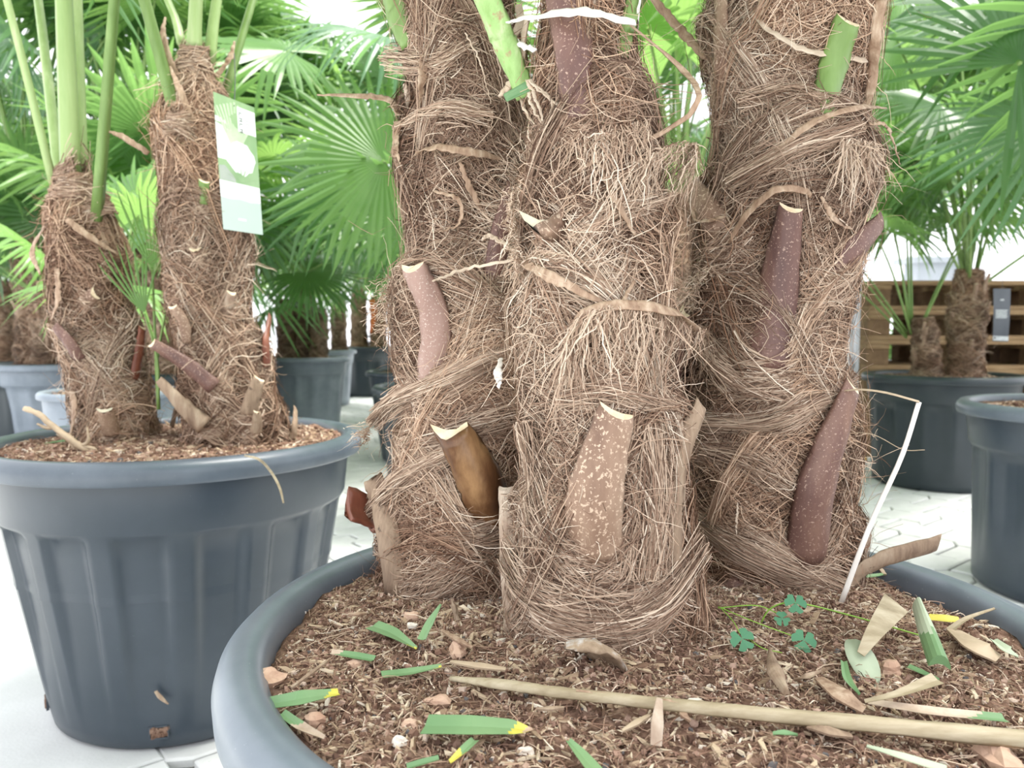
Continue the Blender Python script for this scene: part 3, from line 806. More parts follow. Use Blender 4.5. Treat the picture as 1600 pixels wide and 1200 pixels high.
for q in range(5):
    x0 = 848+rnd.uniform(-6, 6)
    strap(palm_c, SP(TC, [(x0, 128, .018), (x0+rnd.uniform(-30, 40), 165, .014), (x0+rnd.uniform(-45, 95), 215, .008)]), [.004, .003, .001], 'pale_strap', .0012)
strap(palm_l, SP(TL, [(652, 250, .010), (690, 236, .02), (735, 244, .02), (785, 252, .01)]), [.003, .012, .010, .003], label='folded tan dry leaf strip')
strap(palm_l, SP(TL, [(640, 180, .012), (630, 155, .018), (605, 148, .03), (545, 146, .04)]), [.008, .010, .009, .002], label='curled brown dry leaf strip')
strap(palm_l, SP(TL, [(637, 190, .012), (634, 240, .012), (640, 290, .008)]), [.010, .009, .005])
strap(palm_l, SP(TL, [(720, 255, .008), (735, 300, .014), (758, 350, .010)]), [.004, .008, .003])
strap(palm_l, SP(TL, [(685, 300, .008), (718, 315, .016), (722, 350, .014), (690, 365, .008)]), [.003, .005, .004, .002])
strap(palm_l, SP(TL, [(790, 10, .016), (785, 50, .02), (760, 85, .012)]), [.010, .011, .004], 'pale_strap')
strap(palm_l, SP(TL, [(668, 90, .008), (672, 130, .014), (665, 175, .008)]), [.010, .012, .008], 'strap')
strap(palm_l, SP(TL, [(645, 130, .010), (655, 160, .012), (652, 185, .008)]), [.006, .008, .005], 'pale_strap')
for pl in ([(725, 68, .03), (742, 115, .034), (758, 170, .02)], [(750, 58, .03), (757, 105, .036), (782, 200, .02)], [(757, 88, .03), (776, 125, .034), (800, 185, .02)], [(768, 130, .03), (785, 145, .03), (815, 190, .02)]):
    strap(palm_l, SP(TL, pl), [.0014, .0018, .001], 'pale_strap', .0012, name='dry_fibre')
strap(palm_r, SP(TR, [(1180, 20, .008), (1215, 60, .016), (1262, 90, .018), (1338, 98, .012)]), [.010, .012, .009, .010], 'pale_strap', label='pale dry strap across the trunk')
strap(palm_r, SP(TR, [(1150, 292, .008), (1210, 245, .016), (1270, 195, .02), (1320, 178, .022), (1355, 172, .02)]), [.003, .006, .009, .007, .002])
strap(palm_r, SP(TR, [(1152, 382, .018), (1180, 335, .022), (1215, 302, .022), (1252, 300, .012), (1265, 310, .006)]), [.004, .008, .010, .008, .003], label='tan torn strap over a cut stub')
strap(palm_r, SP(TR, [(1275, 310, .012), (1290, 345, .016), (1325, 365, .010)]), [.003, .008, .003])
strap(palm_r, SP(TR, [(1362, 5, .012), (1350, 60, .014), (1345, 130, .012), (1335, 200, .008)]), [.012, .012, .012, .006])
strap(palm_r, SP(TR, [(1335, 200, .02), (1358, 205, .02), (1376, 260, .02)]), [.004, .006, .001])
strap(palm_r, SP(TR, [(1160, 780, .02), (1160, 805, .022), (1158, 830, .018)]), [.001, .004, .001], 'pale_strap')
strap(palm_r, SP(TR, [(1112, 92, .006), (1085, 40, .02), (1055, -10, .03)]), [.012, .012, .010], 'strap', .004, label='brown dead petiole leaning left')
strap(palm_r, SP(TR, [(1145, 340, .014), (1112, 345, .02), (1100, 300, .016)]), [.004, .006, .004])
# fresh cut green bit wedged against the middle trunk
mb = MB(); sweep(mb, spline([P(825, 138, .70), P(790, 156, .70)], 6), [.010, .008], .003, np.array([0, -1, .3]), 'vee')
tag(mb.build('leaf_cutting', M['cutting'], None, True), 'short blue-green leaf cutting caught beside the green petiole of the middle trunk', 'leaf cutting')
# white cut triangle
stub(palm_c, TC, [(975, 46), (968, 8)], [10, 34], 'straw', 'straw', offs=(.014, .02), n=5, thick=.12)

# ------------------------------------------------------------------ two palms of the left pot
TA = Trunk([(690, 122, 240), (640, 120, 236), (600, 116, 230), (500, 98, 206), (400, 80, 190), (340, 78, 168), (305, 92, 152), (288, 102, 142)], 1.73, 31, sub=.010, flare=.014, lump=.010)
TB = Trunk([(690, 292, 445), (640, 294, 440), (600, 286, 425), (500, 270, 396), (400, 264, 386), (300, 256, 376), (200, 250, 352), (140, 270, 335), (100, 286, 325)], 1.71, 32, sub=.010, flare=.014, lump=.008)
palm_a = make_palm_trunk(TA, 'fan_palm', 'shaggy leaning palm trunk on the left side of the left pot', 8000, 72, 110, (.0012, .0026), (.06, .18), K=8, loose=.16)
palm_b = make_palm_trunk(TB, 'fan_palm', 'upright palm trunk carrying the white label in the left pot', 9000, 72, 120, (.0012, .0026), (.06, .18), K=8, loose=.16)
stub(palm_a, TA, [(128, 560), (118, 535), (106, 508)], [20, 20, 16], 'stub', offs=(.01, .03))
stub(palm_a, TA, [(206, 592), (206, 550), (204, 510)], [18, 17, 15], 'stub_red', offs=(.01, .03))
stub(palm_a, TA, [(176, 675), (172, 655), (168, 634)], [26, 24, 22], 'stub_tan', 'cut_grey', offs=(.02, .045))
stub(palm_a, TA, [(140, 465), (150, 458)], [22, 20], 'stub_tan', offs=(.01, .02), n=5)
stub(palm_a, TA, [(247, 668), (248, 620), (243, 570)], [16, 15, 14], 'stub_grey', offs=(.03, .05))
stub(palm_b, TB, [(296, 534), (298, 505), (290, 478)], [18, 19, 15], 'stub_tan', offs=(.01, .04))
stub(palm_b, TB, [(338, 604), (312, 568), (283, 534)], [26, 24, 18], 'stub', offs=(.02, .07), label='purple leaf base lying diagonally')
stub(palm_b, TB, [(412, 572), (402, 535), (398, 494)], [18, 17, 14], 'stub_red', offs=(.01, .03))
stub(palm_b, TB, [(384, 645), (384, 618), (386, 588)], [28, 26, 20], 'stub_grey', offs=(.03, .05))
stub(palm_b, TB, [(389, 672), (389, 655), (387, 638)], [18, 16, 11], 'stub_grey', 'cut', offs=(.05, .06))
stub(palm_b, TB, [(447, 684), (446, 665), (444, 640)], [22, 20, 18], 'stub_grey', 'stub_grey', offs=(.015, .02))
stub(palm_b, TB, [(330, 664), (312, 630), (292, 590)], [34, 30, 18], 'stub_grey', 'stub_grey', offs=(.03, .06))
stub(palm_b, TB, [(310, 395), (308, 388)], [16, 18], 'stub_tan', offs=(.008, .016), n=5)
stub(palm_b, TB, [(318, 320), (318, 284)], [14, 16], 'petiole', offs=(.008, .02), n=6)
stub(palm_b, TB, [(355, 480), (355, 455)], [18, 16], 'stub_bone', offs=(.008, .02), n=6)
for T_, r_, lst in ((TA, palm_a, [(88, 335, 75, 390, 85, 430), (95, 420, 108, 470, 102, 500), (120, 610, 135, 640, 128, 690), (90, 330, 130, 365, 170, 400)]),
                    (TB, palm_b, [(240, 240, 215, 215, 190, 205), (285, 130, 278, 70, 282, 30), (330, 120, 335, 90, 345, 60), (300, 190, 290, 150, 285, 110)])):
    for a in lst:
        strap(r_, SP(T_, [(a[0], a[1], .01), (a[2], a[3], .03), (a[4], a[5], .03)]), [.012, .016, .004], 'strap', .002)

BUNDLES = {
 palm_l.name: [([(598, 662), (640, 625), (720, 580), (825, 512)], 700, .008, dict(height=.014)), ([(592, 800), (640, 745), (700, 705), (720, 690)], 420, .008, dict(height=.012)),
               ([(640, 700), (720, 668), (800, 640)], 260, .010, {}), ([(640, 930), (700, 900), (790, 830)], 350, .012, {}), ([(610, 90), (680, 100), (740, 70)], 200, .008, {}),
               ([(650, 200), (700, 175), (760, 185)], 220, .006, dict(height=.016, tone=2.4)), ([(600, 660, .02), (596, 690, .02)], 60, .01, dict(hang=(-.02, -.01, -.004), wild=.004, tone=2.8)), ([(615, 925), (680, 945), (760, 935)], 260, .01, dict(hang=(-.004, -.022, -.016), height=.006, wild=.004, tone=1.7)), ([(625, 430), (622, 520)], 90, .01, dict(hang=(-.022, -.006, -.012), wild=.005, tone=2.8))],
 palm_c.name: [([(800, 880), (850, 950), (930, 975), (1020, 950), (1085, 860)], 700, .014, dict(height=.010)), ([(880, 620), (960, 612), (1040, 640)], 260, .008, {}), ([(1000, 660), (1010, 780), (1000, 900)], 380, .012, {}),
               ([(830, 660), (850, 760), (840, 850)], 320, .012, {}), ([(895, 560, .01), (908, 505, .026), (945, 482, .032), (1005, 484, .034), (1060, 520, .034)], 520, .01, dict(hang=(-.004, .004, -.045), height=.014, wild=.0035, tone=2.3)),
               ([(955, 285, .012), (1000, 240, .028), (1040, 228, .034), (1042, 262, .028)], 360, .01, dict(hang=(-.018, .006, -.05), height=.012, wild=.004, tone=2.6)), ([(830, 290, .012), (826, 340, .012), (832, 420, .012)], 160, .01, dict(hang=(-.012, -.012, -.02), wild=.005, tone=3.0)),
               ([(845, 200, .01), (930, 215, .01), (1000, 190, .01)], 260, .01, dict(hang=(.002, -.002, -.05), wild=.005, tone=2.4)), ([(900, 380), (960, 330), (1025, 300)], 260, .010, dict(tone=2.5)), ([(785, 985), (860, 1018), (940, 1030), (1030, 1015), (1092, 975)], 420, .01, dict(hang=(0, -.022, -.016), height=.006, wild=.004, tone=1.7))],
 palm_r.name: [([(1085, 655), (1180, 662), (1250, 635), (1312, 585)], 520, .008, dict(height=.014)), ([(1095, 520), (1140, 580), (1200, 625)], 380, .008, dict(height=.012)), ([(1085, 800), (1160, 850), (1250, 895), (1310, 925)], 600, .010, dict(height=.012)),
               ([(1090, 690), (1180, 720), (1235, 760)], 260, .012, {}), ([(1150, 290), (1240, 235), (1330, 200)], 300, .008, dict(height=.014)), ([(1170, 160), (1230, 150), (1280, 165)], 260, .008, dict(height=.016, tone=1.8)),
               ([(1120, 420), (1100, 440), (1095, 480)], 120, .01, dict(hang=(-.02, -.012, -.012), wild=.005, tone=2.8)), ([(1110, 925), (1200, 945), (1310, 930)], 300, .01, dict(hang=(.002, -.024, -.016), height=.006, wild=.004, tone=1.7)), ([(1300, 225, .022), (1345, 230, .022)], 220, .01, dict(hang=(-.006, -.004, -.05), wild=.004, tone=2.5))],
}
def finish_wisps():
    for root, T, lst in WISPS.values():
        g = np.random.default_rng(5); Vs, Fs, Cs = [], [], []; nv = 0
        for (px, py), w, bump in lst:
            V, F, C = T.skirt(px, py, w, int(90+w*1.6), bump, g, .02+.0002*w)
            Vs.append(V); Fs.append(F+nv); Cs.append(C); nv += len(V)
        for pix, n, sp_d, kw in BUNDLES.get(root.name, []):
            V, F, C = T.bundle(pix, n, sp_d, g, **kw)
            Vs.append(V); Fs.append(F+nv); Cs.append(C); nv += len(V)
        o = link('fibre_wisp', mesh_np('fibre_wisp', np.vstack(Vs)-np.array(root.location), np.vstack(Fs), None, np.vstack(Cs)), M['fibre'], root)
        tag(o, kind='stuff')
WISPS[palm_a.name][2].extend([((90, 275), 26, .02), ((150, 315), 30, .022), ((112, 290), 44, .015)])
WISPS[palm_b.name][2].extend([((280, 190), 34, .02), ((345, 150), 26, .02), ((305, 85), 40, .012)])
finish_wisps()

# ------------------------------------------------------------------ fan leaves
def blade_mesh(name, mat, N=38, L=.46, span=5.0, fuse=.42, droop=.30, seed=1, limp=.25):
    g = np.random.default_rng(seed)
    V = []; F = []
    st = [.02, .18, fuse, .58, .74, .88, 1.0]
    for i in range(N):
        ang = -span/2+span*(i+.5)/N
        ln = L*(.70+.30*math.cos(ang/2))*g.uniform(.93, 1.05)
        dl = span/N/2
        dr = droop*g.uniform(.6, 1.4); lp = g.uniform(.3, .9) if g.uniform() < limp else 0
        dv = g.normal(0, .025); b0 = len(V)
        wf = fuse*ln*math.tan(dl)
        for s in st:
            rho = s*ln
            hw = rho*math.tan(dl)*1.01 if s <= fuse else wf*max(.05, (1-((s-fuse)/(1-fuse))**2.6))*1.18
            a2 = ang+dv*max(0, s-fuse)*2
            z = -dr*ln*max(0, s-.25)**2-.10*rho*(1-math.cos(ang))*.5
            if lp and s > .62:
                q = (s-.62)*ln; z -= q*lp; rho -= q*(1-math.sqrt(max(0, 1-lp*lp)))*.9
            dx, dy = math.sin(a2), math.cos(a2); ex, ey = math.cos(a2), -math.sin(a2)
            fold = hw*.42
            V += [(dx*rho-ex*hw, dy*rho-ey*hw, z), (dx*rho, dy*rho, z+fold), (dx*rho+ex*hw, dy*rho+ey*hw, z)]
        for k in range(len(st)-1):
            a = b0+k*3
            F += [(a, a+1, a+4, a+3), (a+1, a+2, a+5, a+4)]
    me = mesh_np(name, np.array(V), np.array(F)); me.materials.append(mat)
    return me
BL = [blade_mesh('leaf_blade', M['leaf_bright'], 38, .46, 5.0, .42, .22, 1, .2), blade_mesh('leaf_blade', M['leaf_mid'], 40, .48, 5.3, .45, .35, 2, .35),
      blade_mesh('leaf_blade', M['leaf_dark'], 36, .46, 4.8, .40, .30, 3, .25), blade_mesh('leaf_blade', M['leaf_blue'], 38, .44, 5.0, .38, .55, 4, .5),
      blade_mesh('leaf_blade', M['leaf_mid'], 34, .46, 4.4, .36, .75, 5, .6), blade_mesh('leaf_blade', M['leaf_bright'], 36, .44, 4.6, .40, .5, 6, .4)]

BL.append(blade_mesh('leaf_blade', M['leaf_bright'], 9, .46, 1.1, .22, .25, 8, .2))
def add_frond(root, base, hub, direction, normal, scale=1.0, kind=0, w0=.022, bend=.10, pm='petiole', mid=None):
    """one leaf: petiole from base to hub, fan blade at the hub"""
    base = np.array(base, float); hub = np.array(hub, float)
    m_ = (base+hub)/2+np.array([0, 0, bend*np.linalg.norm(hub-base)]) if mid is None else np.array(mid, float)
    path = spline([base, m_, hub], 9)
    mb = MB(); up = np.array([0, 0, 1.0]); d0 = path[-1]-path[0]
    nn = np.array([-d0[0], -d0[1], .0001])+np.array([0, 0, .6])
    sweep(mb, path, [w0, w0*.8, w0*.6], [w0*.55, w0*.45, w0*.35], nn, 'tri')
    o = mb.build('frond', M[pm], root, True)
    loc = root_loc(root)
    y = Vector(direction).normalized(); z = Vector(normal); z = (z-y*z.dot(y)).normalized(); x = y.cross(z)
    R = Matrix((x, y, z)).transposed().to_4x4()
    b = link('leaf_blade', BL[kind], None, o)
    b.matrix_local = Matrix.Translation(Vector(hub-loc)) @ R @ Matrix.Scale(scale, 4)
    return o

def crown(root, top, n, seed, plen=(.45, .8), size=(.85, 1.15), elev=(15, 80), az0=None, kinds=(0, 1, 2, 3, 4, 5), avoid=None, w0=.022, pm='petiole', maxz=None):
    g = random.Random(seed); top = np.array(top, float)
    for i in range(n):
        az = (az0 or g.uniform(0, 6.28))+i*2.39996+g.uniform(-.25, .25)
        t = i/max(1, n-1)
        el = math.radians(elev[0]+(elev[1]-elev[0])*t+g.uniform(-8, 8))
        L = g.uniform(*plen)
        d = np.array([math.cos(az)*math.cos(el), math.sin(az)*math.cos(el), math.sin(el)])
        base = top+np.array([math.cos(az), math.sin(az), 0])*.03-np.array([0, 0, .10*(1-t)])
        hub = base+d*L-np.array([0, 0, .10*L*math.cos(el)])
        if avoid and avoid(hub): continue
        e2 = el-math.radians(g.uniform(15, 45))
        dd = np.array([math.cos(az)*math.cos(e2), math.sin(az)*math.cos(e2), math.sin(e2)])
        nrm = np.array([-math.cos(az)*math.sin(e2), -math.sin(az)*math.sin(e2), math.cos(e2)])+np.array([g.uniform(-.35, .35) for _ in range(3)])
        add_frond(root, base, hub, dd, nrm, g.uniform(*size), g.choice(kinds), w0, .06, pm)

# crowns of the left-pot palms: petioles in view, blades mostly above the frame
def pet(root, pts, hub_h, kind, w0=.03, pm='petiole_pale', dirv=None, scale=1.0):
    base, mid, top = pts
    d = np.array(top)-np.array(mid); d /= np.linalg.norm(d)
    hub = np.array(top)+d*hub_h
    add_frond(root, base, hub, d if dirv is None else dirv, (d[0]*-.8+.01, -.5 if d[1] <= 0 else -.9, .55), scale, kind, w0, 0, pm, mid=top)
pet(palm_a, (P(112, 300, 1.73), None or P(108, 200, 1.73), P(100, 0, 1.74)), .35, 1, .044)
pet(palm_a, (P(125, 300, 1.76), P(122, 200, 1.78), P(118, 0, 1.85)), .42, 2, .036)
pet(palm_a, (P(84, 285, 1.73), P(50, 130, 1.69), P(12, 0, 1.66)), .30, 0, .022)
pet(palm_a, (P(150, 345, 1.70), P(165, 160, 1.66), P(178, 0, 1.62)), .40, 1, .028, 'petiole')
pet(palm_a, (P(95, 290, 1.80), P(80, 120, 1.9), P(60, 0, 2.0)), .30, 3, .026)
pet(palm_b, (P(285, 215, 1.68), P(250, 90, 1.66), P(226, 0, 1.62)), .40, 4, .034, 'petiole')
pet(palm_b, (P(300, 80, 1.70), P(302, 40, 1.70), P(304, 0, 1.70)), .50, 1, .040)
pet(palm_b, (P(326, 100, 1.72), P(332, 40, 1.74), P(338, 0, 1.76)), .45, 2, .030)
pet(palm_b, (P(350, 150, 1.74), P(370, 80, 1.78), P(395, 0, 1.85)), .40, 5, .024, 'petiole')
pet(palm_b, (P(285, 70, 1.74), P(278, 30, 1.78), P(262, 0, 1.80)), .40, 0, .022)

# crowns of the foreground palms, all above the frame
for r_, T_, sd in ((palm_c, TC, 91), (palm_l, TL, 92), (palm_r, TR, 93)):
    cx, cy = T_.axis(T_.z1)
    crown(r_, (float(cx), float(cy), float(T_.z1)), 5, sd, (.55, .75), (.9, 1.1), (48, 78), w0=.026, avoid=lambda h: h[2] < 1.55 or h[1] < .45)

# ------------------------------------------------------------------ background palms and pots
TMPL = {}
def bg_template(key, seed):
    T = Trunk([(600, 700, 900)], 1.0, seed)
    zz = np.linspace(0, 1, 6); rr = np.array([.105, .085, .078, .08, .076, .055])*(1+np.random.default_rng(seed).normal(0, .05, 6))
    T.k = np.stack([zz, np.zeros(6), np.zeros(6), rr], 1); T.z0, T.z1 = 0.0, 1.0
    g = np.random.default_rng(seed); n = 22
    T.phi = (np.arange(n)*2.4+g.uniform(0, 6)) % (2*np.pi); T.zb = -.1+np.arange(n)*.05
    T.h = g.uniform(.14, .2, n); T.w = g.uniform(1.2, 1.7, n); T.fl = g.uniform(.6, 1.3, n)*.018; T.lump = .012
    V, F, F3 = T.core(36, 44)
    core = mesh_np('trunk', V, F, F3, smooth=True); core.materials.append(M['core'])
    V, F, C = T.strands(3600, 6, (.002, .004), (.08, .2), front=.3, loose=.14)
    fib = mesh_np('trunk_fibre', V, F, None, C); fib.materials.append(M['fibre'])
    # a short cut leaf base
    TMPL[key] = (core, fib)
for k in range(3): bg_template(k, 50+k)
mbs = MB(); sweep(mbs, spline([(0, 0, 0), (.012, 0, .06), (.035, 0, .12)], 6), [.035, .03, .022], [.014, .012, .01], np.array([1, 0, .0]), 'crescent', 0, 1)
stub_o = mbs.build('leaf_stub', [M['stub_tan'], M['cut']]); STUBME = stub_o.data; bpy.data.objects.remove(stub_o)

def bg_palm(px, Y, z0, h, r, n, seed, label, lean=(0, 0), plen=(.45, .8), size=(.85, 1.15), elev=(26, 82), kinds=(0, 1, 2, 3, 4, 5), group='potted fan palms in the background', x=None, avoid=None, name='fan_palm', pm='petiole'):
    x = float(P(px, 560, Y)[0]) if x is None else x
    root = empty(name, (x, Y, z0-.04), label, 'palm', group)
    core, fib = TMPL[seed % 3]
    hh = h+.04
    sc = Matrix.Diagonal((r/.08, r/.08, hh, 1))
    sh = Matrix.Identity(4); sh[0][2] = lean[0]/hh; sh[1][2] = lean[1]/hh
    rot = Matrix.Rotation(seed*1.3, 4, 'Z')
    for nm, me in (('trunk', core), ('trunk_fibre', fib)):
        o = link(nm, me, None, root); o.matrix_local = sh @ rot @ sc
        if nm == 'trunk_fibre': o['kind'] = 'stuff'
    g = random.Random(seed)
    for i in range(5):
        a = -math.pi/2+g.uniform(-1.4, 1.4); z = g.uniform(.05, .8)*hh
        o = link('leaf_stub', STUBME, None, root)
        o.matrix_local = Matrix.Translation((lean[0]*z/hh+math.cos(a)*r*.95, lean[1]*z/hh+math.sin(a)*r*.95, z)) @ Matrix.Rotation(a, 4, 'Z') @ Matrix.Scale(max(.5, r/.08), 4)
    top = (x+lean[0], Y+lean[1], z0+h)
    crown(root, top, n, seed+100, plen, size, elev, kinds=kinds, avoid=avoid, w0=.02*max(.7, r/.08), pm=pm)
    return root, np.array(top)

def bg_pot(px, Y, R=.40, H=.595, Rb=.30, label='', mat='pot', x=None, ribs=15, rimmat=None, bits=1100):
    x = float(P(px, 560, Y)[0]) if x is None else x
    make_pot(x, Y, R, H, Rb, label, mat, 96, ribs, rimmat=rimmat)
    def zf(a, b, x=x, Y=Y, H=H):
        return H-.028+.02*math.exp(-(math.hypot(a-x, b-Y)/.2)**2)+.004*math.sin(37*a)*math.sin(41*b)
    soil_disc(x, Y, R-.047*R/.40, zf, 'brown soil in '+label[0].lower()+label[1:], 14, 48, bits, 2.4, int(abs(px)+Y*10))
    return x

SOILZ = .585
# right side
bg_pot(1473, 4.15, .40, .595, .33, 'dark tree pot on the pavers in front of the wooden pallets', 'pot_dark')
bg_palm(1452, 4.12, .585, .30, .058, 10, 201, 'small leaning palm in the pot before the pallets', lean=(-.09, 0), plen=(.5, .85), size=(.7, .95), elev=(45, 85), kinds=(0, 5, 1))
pA2, topA2 = bg_palm(1507, 4.15, .585, .56, .076, 11, 202, 'taller shaggy palm beside the small one in the pot before the pallets', lean=(.01, 0), plen=(.6, .9), size=(.9, 1.1), elev=(35, 85), kinds=(1, 2, 4))
bg_pot(1727, 2.40, .40, .60, .335, 'dark grey tree pot cut off by the right edge of the photograph', 'pot', rimmat='pot_rim')
pB, topB = bg_palm(1760, 2.45, .60, .62, .085, 6, 203, 'palm at the far right whose big fan leaf reaches into the top right corner', elev=(40, 80), kinds=(2, 1))
# behind the middle trunks
bg_pot(1058, 3.1, .36, .58, .27, 'tree pot hidden behind the foreground trunks', 'pot_dark')
bg_palm(1070, 3.05, .57, .78, .085, 12, 204, 'palm seen in the gap between the middle and the right foreground trunks', lean=(-.02, 0), elev=(25, 85), plen=(.5, .9), kinds=(0, 1, 5))
# left side
bg_pot(473, 6.6, .40, .60, .30, 'blue-grey ribbed pot holding three slim palms, behind the left pot', 'pot_dusty_lit', rimmat='pot_dusty_lit')
for k, (px, hh, rr, ln) in enumerate([(448, .50, .062, -.03), (476, .62, .08, 0), (499, .42, .06, .03)]):
    bg_palm(px, 6.55+.1*(k % 2), .585, hh, rr, 10, 210+k, ['leftmost', 'middle', 'rightmost'][k]+' of three slim palms in the blue-grey pot behind the left pot', lean=(ln, 0), kinds=(1, 2, 4, 0))
bg_pot(500, 8.5, .40, .61, .31, 'pale-rimmed pot peeping out behind the three-palm pot', 'pot_dusty_lit', rimmat='pot_dusty_lit')
bg_palm(530, 8.5, .60, .6, .07, 12, 220, 'palm in the pale-rimmed pot behind the three-palm pot')
bg_pot(578, 9.8, .42, .62, .36, 'distant black pot beside the left foreground trunk', 'pot_dark')
bg_palm(562, 9.8, .60, .75, .085, 12, 221, 'left one of two palms in the distant black pot', kinds=(0, 5, 1))
bg_palm(592, 9.8, .60, .65, .085, 12, 222, 'right one of two palms in the distant black pot', kinds=(0, 5, 1))
bg_pot(645, 4.9, .30, .57, .20, 'small dark pot half hidden behind the left foreground trunk', 'pot')
pF, topF = bg_palm(628, 4.9, .56, .72, .055, 10, 223, 'thin palm in the small dark pot behind the left foreground trunk', lean=(-.01, 0))
bg_pot(85, 5.35, .40, .60, .27, 'sun-bleached grey ribbed pot behind the left pot', 'pot_dusty_lit', rimmat='pot_dusty_lit')  # pale tone carries the light on this pot in its colour
bg_palm(76, 5.3, .59, .56, .082, 12, 230, 'palm in the light grey ribbed pot', lean=(-.02, 0), kinds=(1, 3, 2))
bg_pot(172, 2.95, .25, .60, .20, 'small pale grey pot directly behind the left pot', 'pot_dusty_lit', rimmat='pot_dusty_lit')
bg_palm(180, 2.98, .59, .28, .05, 6, 231, 'young palm in the small pale grey pot', plen=(.35, .55), size=(.6, .8), elev=(35, 80), kinds=(0, 5))
bg_pot(-48, 6.1, .40, .61, .33, 'black pot cut off by the left edge of the photograph', 'pot_dark')
bg_palm(8, 6.0, .60, .60, .075, 12, 232, 'palm at the left edge of the photograph', kinds=(1, 2, 3))
bg_pot(42, 10.6, .42, .62, .34, 'far black pot between the two leftmost palms', 'pot_dark')
bg_palm(42, 10.6, .60, .85, .085, 13, 233, 'far palm between the two leftmost palms')
# palms further back, only their foliage shows
FILL = [(255, 4.3, .55, 'behind the gap of the left pot palms'), 
        (150, 8.2, .95, 'behind the shaggy leaning trunk'), (680, 7.6, .9, 'behind the left foreground trunk'), (380, 13.2, 1.25, 'in the last row, half left'), (1010, 6.5, .9, 'behind the middle trunk'), (1130, 9.5, 1.0, 'behind the right trunk')]
FILL += [(1290, 6.8, 1.1, 'behind the right trunk, beside the post'), (1690, 6.6, 1.3, 'behind the pallets, right'), (90, 6.9, 1.2, 'behind the bleached pot'), (280, 6.6, 1.35, 'tall one behind the left pot palms'), (1060, 8.6, 1.4, 'tall one behind the middle trunk'), (50, 5.4, 1.95, 'tallest at the left edge'), (215, 5.0, 2.0, 'tallest between the left pot palms'), (350, 5.8, 2.0, 'tallest behind the labelled trunk'), (712, 5.9, 1.9, 'tallest behind the left foreground trunk'), (1050, 5.3, 2.0, 'tallest between middle and right trunk'), (1310, 6.0, 1.8, 'tallest behind the right trunk'), (1690, 5.0, 1.75, 'tallest beyond the right edge')]
for k, (px, Y, h, w) in enumerate(FILL):
    bg_pot(px, Y, .40, .60, .30, 'black pot of the palm '+w, 'pot_dark', bits=0)
    tall = h > 1.7
    bg_palm(px, Y, .59, min(h, 1.25), .08, 18, 300+k, 'leafy fan palm '+w, elev=(46, 85) if tall else (28, 84), plen=(.8, 1.7) if tall else (.5, 1.05), size=(1.05, 1.5))
# single leaves that stand out in the photograph
add_frond(pB, topB, P(1592, 98, 2.15), (.62, -.25, .55), (-.45, -.75, .15), 1.05, 2, .024, .1)
add_frond(pA2, topA2, P(1470, 165, 3.3), (-.5, -.35, -.15), (-.1, -.75, .6), 1.0, 1, .02, .1)
add_frond(pA2, topA2, P(1540, 210, 3.9), (.2, -.4, .3), (0, -.8, .5), 1.0, 5, .02, .1)
add_frond(pA2, topA2, P(1400, 60, 3.4), (-.5, -.2, .3), (.2, -.8, .3), 1.1, 0, .02, .1)
pH, topH = bg_palm(705, 3.5, .57, .45, .07, 5, 240, 'palm hidden behind the left foreground trunk whose big fan spreads to the left', elev=(45, 80), kinds=(1, 0))
bg_pot(705, 3.5, .36, .58, .28, 'pot hidden behind the left foreground trunk', 'pot_dark')
add_frond(pH, topH, P(600, 252, 2.9), (-.80, -.05, .35), (.05, -.9, .35), 1.05, 0, .02, .05)
add_frond(pH, topH, P(540, 300, 3.4), (-.8, .1, .25), (.05, -.8, .5), .95, 2, .02, .05)
add_frond(pH, topH, P(480, 425, 4.6), (.7, -.2, -.35), (.1, -.55, .8), .85, 2, .018, .12)
add_frond(pH, topH, P(610, 60, 3.2), (-.9, -.1, .2), (.05, -.25, .9), 1.1, 3, .02, .05)
add_frond(pH, topH, P(450, 80, 3.6), (-.9, -.1, .1), (.05, -.5, .8), 1.1, 0, .02, .05)

add_frond(pA2, topA2, P(1590, 40, 4.2), (.5, -.2, .4), (0, -.8, .5), 1.2, 1, .02, .1)
add_frond(pA2, topA2, P(1500, 60, 4.4), (-.1, -.2, .8), (0, -.9, .2), 1.3, 0, .02, .1)
add_frond(pA2, topA2, P(1430, 130, 4.6), (-.6, -.1, .5), (.1, -.8, .4), 1.2, 5, .02, .1)
add_frond(pA2, topA2, P(1390, 200, 4.2), (-.7, -.3, -.2), (.1, -.7, .6), 1.1, 1, .02, .1)
add_frond(pB, topB, P(1560, 20, 2.9), (-.6, .1, .2), (0, -.6, .7), 1.2, 2, .022, .1)
add_frond(pB, topB, P(1640, 200, 2.6), (-.5, -.1, -.2), (-.2, -.8, .5), 1.0, 3, .022, .1)

# sapling palm between the two left palms
sap = empty('palm_seedling', (float(P(248, 655, 1.66)[0]), 1.66, .575), 'small green palm seedling growing between the two left pot palms', 'palm')
sb = P(248, 640, 1.66)
add_frond(sap, sb, P(226, 490, 1.66), (-.25, -.1, 1), (.1, -1, 0), .36, 6, .008, 0, 'petiole', mid=P(246, 560, 1.66))
add_frond(sap, sb, P(262, 470, 1.68), (.35, .1, 1), (.1, -1, .1), .42, 6, .008, 0, 'petiole', mid=P(246, 560, 1.67))
add_frond(sap, sb, P(238, 420, 1.70), (-.1, .1, 1), (.2, -1, .1), .45, 6, .008, 0, 'petiole', mid=P(243, 540, 1.68))

